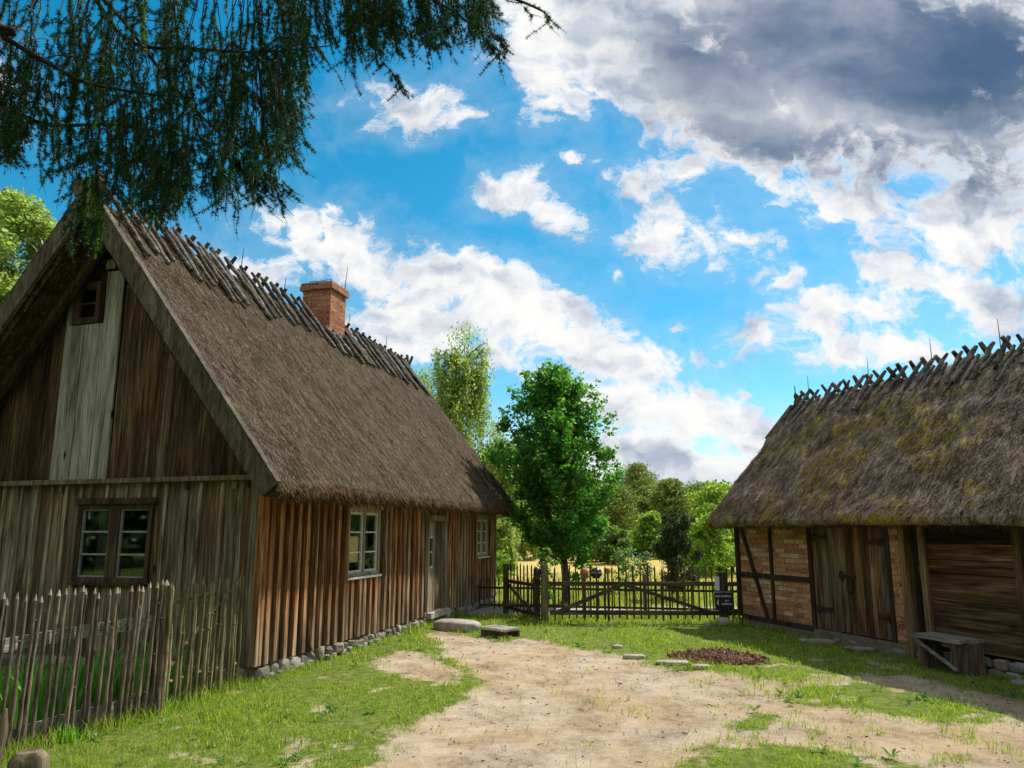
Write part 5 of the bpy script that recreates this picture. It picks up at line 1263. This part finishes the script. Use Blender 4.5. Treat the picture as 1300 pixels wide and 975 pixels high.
# pines and other trees along the meadow edge
pines = [(807,592,60,1.9,.22,'tallest grey green pine on the skyline right of the maple','pine'),(783,622,48,1.9,.08,'rounded olive pine just right of the maple crown','pine'),(826,621,58,1.8,.2,'pine standing behind the bright green bush','pine'),
         (853,613,46,1.5,.30,'pine with bare orange trunk above the dark juniper','pine'),(872,634,52,1.6,.15,'dull green pine right of the orange trunked pine','pine'),(752,610,64,1.8,.2,'pine half hidden behind the right side of the maple','pine')]
for (px, py, dp, rd, c0, lb, kd) in pines:
    b = spot(px, dp); h = hgt(py, dp, b[2]); conifer('pine_tree', b, h, rd, lb, M['pine'], c0, 12, 8, 80, .34, group='pines beyond the meadow')
b = spot(841, 56); conifer('spruce_tree', b, hgt(628, 56, b[2]), 1.5, 'narrow dark spruce tip between the skyline pines', M['spruce'], .1, 14, 8, 60, .3, 'spruce', 'spruces beyond the meadow', cat='spruce')
bl = [(886,620,50,1.9,'mid_leaf','round dark green tree on the skyline near the barn roof'),(911,616,42,1.9,'lime','bright yellow green tree touching the barn roof edge'),
      (929,640,28,1.2,'lime','fresh green tree right beside the barn corner'),(903,655,26,1.1,'lime','light green bushy tree between the juniper and the barn'),
      (824,653,40,1.25,'lime','bright lime green bush right of the olive pine'),(757,660,36,1.15,'lime','bright green bush showing below the maple crown at right'),(779,672,34,.9,'mid_leaf','low mid green bush under the olive pine'),
      (802,676,40,.9,'lime','low light green bush left of the lime green bush'),(690,640,52,2.0,'mid_leaf','tree behind the left part of the maple crown'),(733,628,56,2.0,'lime','pale tree behind the maple trunk'),
      (655,600,60,2.4,'birch','hazy light green tree left of the maple'),(845,676,38,.8,'mid_leaf','low dark bush left of the juniper'),(880,672,32,.9,'lime','yellowish bush behind the right edge of the juniper'),(625,650,52,2.0,'birch','light tree behind the far end of the cottage wall'),(905,640,60,2.2,'mid_leaf','mid green tree behind the bright tree near the barn')]
for (px, py, dp, rd, mt, lb) in bl:
    b = spot(px, dp); h = hgt(py, dp, b[2]); low = h < 3.2
    broadleaf('bush' if low else 'leafy_tree', b, h, rd, .06 if low else .12, M[mt], lb, 30, 170, .07+.0022*dp, group='leafy trees and bushes beyond the meadow', cat='bush' if low else 'tree', trunk_r=.07)
# juniper
b = spot(857, 17.5); o = thing('juniper', b, 0, 'dark bushy juniper behind the wide gate near the sign', 'juniper')
t = MB(); t.tube([(0, 0, -.1), (0, 0, 1.3)], [.05, .015], 7); t.build('trunk', M['bark'], o); hj = hgt(664, 17.5, b[2]); PP = []
for i in range(46):
    f = rng.random()**.8; a = rng.uniform(0, 6.28); rr = .52*(math.sin(math.pi*(.22+.70*f))**.6)*rng.uniform(.2, 1); c = np.array([math.cos(a)*rr, math.sin(a)*rr, .12+(hj-.15)*f]); n = 150
    tt = rng.random(n)[:, None]; PP.append(c+np.array([c[0]*.25, c[1]*.25, .28])*tt+rng.normal(0, .055, (n, 3)))
P = np.concatenate(PP); P = np.concatenate([P, P+rng.normal(0, .03, P.shape)]); V, F = leaves(P, .042, .2, None, 2.0, (0, 0, 1)); m = MB(); m.add(V, F); m.build('crown', M['juniper'], o)
# saplings close behind the gate
for (px, py, dp, rd, mt, lb) in ((692, 694, 13.6, .22, 'mid_leaf', 'small green sapling behind the thick gate post'), (792, 698, 19, .45, 'mid_leaf', 'thin open shrub behind the middle of the wide gate'), (815, 703, 20, .35, 'dark_leaf', 'low thin shrub right of the open shrub behind the gate'), (634, 700, 19, .35, 'lime', 'low bright bush at the far cottage corner')):
    b = spot(px, dp); h = hgt(py, dp, b[2]); broadleaf('bush', b, h, rd, .25, M[mt], lb, 14, 45, .065, group='small shrubs behind the gate', cat='bush', trunk_r=.015, cr=.4)
# dark stumps in the meadow
for (px, lb) in ((681, 'dark tree trunk standing in the meadow left of the maple'), (699, 'second dark tree trunk in the meadow beside the maple limb')):
    b = spot(px, 40); o = broadleaf('leafy_tree', b, 3.8, 1.3, .35, M['birch'], lb, 16, 120, .14, group='trees standing in the meadow', trunk_r=.22)
# far wood, reads as one mass
m = MB(); n = 130000; x = rng.uniform(-45, 75, n); y = 76+rng.normal(0, 3, n); top = 3.6+fbm2(x, x*0, .16, 4, 5)*5.0-1.2; z = 1.0+top*rng.random(n)**.7
V, F = leaves(np.stack([x, y, z], 1), .29, .4); m.add(V, F); m.build('far_wood', M['mid_leaf'], None, kind='stuff', label='far wood closing the meadow')

# ------------------------------------------------------------------ the larch over the yard
lt = thing('larch_tree', (-6.6, 2.3, 0), 0, 'dark larch whose hanging branches fill the upper left of the view', 'larch tree'); LO = np.array([-6.6, 2.3, 0])
t = MB(); t.tube([(0, 0, -.3), (.05, 0, 2), (.0, .1, 5), (.1, .1, 8), (.1, .15, 11)], [.34, .27, .22, .16, .06], 14, 0, (.3, .5, .5), wob=.05); t.build('trunk', M['bark'], lt)
def W3(px, py, dp): return atY(px, py, dp)-LO
limbsP = [
 [np.array([.0, .1, 4.6]), W3(-60,20,3.6), W3(0,45,3.7), W3(60,80,3.8), W3(110,105,3.8), W3(180,118,3.9), W3(250,125,4.0)],
 [np.array([.0, .1, 5.6]), W3(-40,-90,3.9), W3(90,-40,4.0), W3(160,50,4.1), W3(250,62,4.2), W3(330,66,4.2), W3(420,58,4.3)],
 [np.array([.0, .1, 5.9]), W3(0,-140,3.6), W3(200,-70,3.8), W3(380,-30,3.9), W3(500,-18,4.0), W3(560,5,4.0), W3(612,42,4.1)],
 [np.array([.0, .1, 6.1]), W3(100,-190,3.7), W3(350,-110,3.8), W3(520,-50,3.8), W3(620,-12,3.9), W3(665,3,3.9), W3(695,18,3.9)],
 [np.array([.0, .1, 4.8]), W3(-80,60,4.4), W3(0,130,4.5), W3(60,158,4.6), W3(140,158,4.7), W3(220,170,4.7), W3(300,190,4.8)],
 [np.array([.0, .1, 5.2]), W3(-20,-60,4.6), W3(120,-10,4.8), W3(220,110,4.9), W3(290,180,5.0), W3(325,210,5.0), W3(362,240,5.0)]]
def spl(P, n=24):
    P = np.array(P); k = np.arange(len(P)); t_ = np.linspace(0, len(P)-1, n); out = []
    for tt in t_:
        i = min(int(tt), len(P)-2); f = tt-i; p0 = P[max(i-1, 0)]; p1 = P[i]; p2 = P[i+1]; p3 = P[min(i+2, len(P)-1)]
        out.append(.5*((2*p1)+(-p0+p2)*f+(2*p0-5*p1+4*p2-p3)*f*f+(-p0+3*p1-3*p2+p3)*f**3))
    return np.array(out)
LC = []
for P in limbsP:
    c = spl(P); LC.append(c); m = MB(); m.tube(c, np.linspace(.024, .004, len(c)), 7, 0, (.1, .5, rng.random()), wob=.06); m.build('branch', M['larch_twig'], lt)
envx = [-80, 0, 40, 70, 110, 150, 190, 230, 262, 290, 318, 345, 365, 385, 420, 440, 460, 480, 505, 530, 560, 585, 610, 630, 660, 690]
envy = [230, 235, 225, 265, 235, 270, 300, 305, 285, 300, 270, 255, 200, 120, 105, 138, 115, 135, 95, 125, 112, 95, 80, 40, 25, 15]
twig = MB(); needles = [[], []]; cones = []
def hang(p0, L, dr, bare=.05, thick=1.0, fresh=False, dens=1.0):
    n = max(5, int(L/.05)); tt = np.linspace(0, 1, n); wobx = np.cumsum(rng.normal(0, .009, n)); woby = np.cumsum(rng.normal(0, .009, n))
    P = p0+np.stack([dr[0]*L*tt**1.3+wobx, dr[1]*L*tt**1.3+woby, dr[2]*L*tt], 1)
    twig.tube(P, np.linspace(.0038, .0014, n)*thick, 4, 0, (.1, .5, .5), cap=False)
    # spur tufts of needles
    k = max(3, int(L*(1-bare/L if L > bare else 1)/.0078*dens)); s_ = np.sort(rng.random(k))*(1-min(.5, bare/max(L, .05))); base = np.stack([np.interp(s_, tt, P[:, j]) for j in range(3)], 1)
    ax = P[-1]-P[0]; ax /= np.linalg.norm(ax)+1e-9
    q = 8; B = np.repeat(base, q, 0); nn_ = len(B); D = rng.normal(0, 1, (nn_, 3)); D -= ax*(D@ax)[:, None]*.8; D /= np.linalg.norm(D, axis=1)[:, None]; D = D+ax*rng.uniform(.15, .9, nn_)[:, None]; D /= np.linalg.norm(D, axis=1)[:, None]
    fade = np.repeat(1-.45*(s_**3), q); l_ = rng.uniform(.020, .036, nn_)*fade
    W = np.cross(D, rng.normal(0, 1, (nn_, 3))); W /= np.linalg.norm(W, axis=1)[:, None]; W *= .0017
    V = np.stack([B-W, B+W, B+D*l_[:, None]], 1).reshape(-1, 3); needles[1 if fresh else 0].append(V)
    if rng.random() < .14: i = rng.integers(1, n-1); cones.append(P[i]+np.array([.008, 0, -.01]))
    # short side shoots
    for _ in range(int(L/.16*rng.random()*2.4)):
        i = rng.integers(1, n-2); a = rng.uniform(0, 6.28); yield_.append((P[i], rng.uniform(.07, .24), (math.cos(a)*.75, math.sin(a)*.6, -.75)))
yield_ = []
def limb_near(px, py):
    best = None
    for c in LC:
        for p_ in c[4:]:
            w_ = p_+LO; d = w_-np.array([0, 0, CAMH]); q = px_of(w_)
            dd2 = (q[0]-px)**2+((q[1]-py)**2)*.35+(1e5 if q[1] > py+12 else 0)
            if best is None or dd2 < best[0]: best = (dd2, p_)
    return best[1]
def px_of(P):
    x, y, z = P[0], P[1], P[2]-CAMH; d = y*math.cos(PITCH)+z*math.sin(PITCH); v = -y*math.sin(PITCH)+z*math.cos(PITCH); return 650+FPX*x/d, PY0-FPX*v/d
N_T = 610
for i in range(N_T):
    if i < 480: px = rng.uniform(-70, 372)
    else: px = rng.uniform(365, 625)
    ybot = np.interp(px, envx, envy)+rng.normal(0, 12); 
    if i < 480:
        hole = math.exp(-((px-75)/50)**2)*.55
        if rng.random() < hole: continue
        if px < 90 and rng.random() < .2: continue
        ytop = rng.uniform(-40, max(ybot-60, 0)) if rng.random() < .8 else ybot-rng.uniform(70, 120)
        yend = min(ybot, ytop+rng.uniform(70, 200)) if rng.random() < .55 else ybot+14-abs(rng.normal(0, 32))
    else: ytop = rng.uniform(-60, 5); yend = ybot-abs(rng.normal(0, 22)) if rng.random() < .6 else rng.uniform(20, ybot)
    if yend < ytop+25: yend = ytop+25
    dp = rng.uniform(3.7, 5.0) if px < 370 else rng.uniform(3.6, 4.3)
    p0 = W3(px, ytop, dp); L = (yend-ytop)*dp/FPX*.93
    dr = (rng.normal(.02, .10)+(.28 if px > 315 else (-.1 if px < 60 else .05))*rng.random(), rng.normal(0, .10), -1.0)
    q = limb_near(px, ytop); 
    c = spl([q, (q+p0)/2+np.array([0, 0, .02]), p0], 8); twig.tube(c, np.linspace(.004, .003, 8), 4, 0, (.1, .5, .5), cap=False)
    hang(p0, L, dr, rng.uniform(.02, .10), 1.0, fresh=(px < 330 and rng.random() < .10), dens=1.0)
# the forked sprays that stick out to the right
for (a, b_, n_) in (((285,190),(368,262),9),((300,200),(345,262),6),((318,208),(362,235),6),((340,60),(392,108),7),((330,90),(382,150),6),((600,30),(648,52),6),((610,42),(645,76),4),((640,0),(700,18),4),((585,10),(625,60),5),((325,120),(380,165),5),((470,30),(522,128),4)):
    P0 = W3(*a, 4.4); P1 = W3(*b_, 4.4); ax = P1-P0; L = np.linalg.norm(ax); hang(P0, L, ax/L, .05, 1.3)
    for k in range(n_):
        f = rng.uniform(.1, .9); s0_ = P0+ax*f; d = ax/L*rng.uniform(.3, 1)+np.array([rng.normal(.1, .25), rng.normal(0, .2), -rng.uniform(.2, 1.0)]); d /= np.linalg.norm(d); hang(s0_, rng.uniform(.12, .28), d, rng.uniform(.03, .08))
# light green tips before the gable peak
for k in range(34):
    px = rng.choice([115, 122, 130, 95, 145, 155, 190, 200, 212])+rng.normal(0, 5); y1 = {True: 340, False: 318}[px < 130 and px > 100]-abs(rng.normal(0, 22)); y0_ = y1-rng.uniform(50, 110); dp = rng.uniform(4.3, 4.9)
    hang(W3(px, y0_, dp), (y1-y0_)*dp/FPX*.93, (rng.normal(0, .06), rng.normal(0, .05), -1.), .015, 1.0, fresh=rng.random() < .55)
yy_ = list(yield_)
for (p_, l_, d_) in yy_: hang(np.array(p_), l_, d_, .02, .7)
twig.build('twigs', M['larch_twig'], lt)
for nm, i, mt in (('needles', 0, 'larch'), ('young_needles', 1, 'larch_new')):
    V = np.concatenate(needles[i]); m = MB(); m.add(V, np.arange(len(V)).reshape(-1, 3)); m.build(nm, M[mt], lt); print(nm, len(V)//3)
m = MB(); m.lathe([(0, -.018), (.007, -.014), (.0115, -.004), (.011, .006), (.006, .014), (0, .016)], 8); c0 = None
for i, p_ in enumerate(cones[:100]):
    if c0 is None: c0 = m.build('cone', M['dark_frame'], lt)
    else: c_ = c0.copy(); link(c_); c_.parent = lt
    (c0 if i == 0 else c_).location = p_
print('cones', len(cones))

# unseen wood added behind the yard, darkening the window glass reflections
m = MB(); n = 20000; a = rng.uniform(R(160), R(350), n); rr = 30+rng.normal(0, 2, n); x = np.cos(a)*rr; y = np.sin(a)*rr; z = (8+fbm2(x, y, .12, 3, 77)*9)*rng.random(n)**.8
V, F = leaves(np.stack([x, y, z], 1), 1.0, .3); m.add(V, F); m.build('far_wood', M['dark_leaf'], None, kind='stuff', label='added unseen wood behind the yard that darkens the window panes')
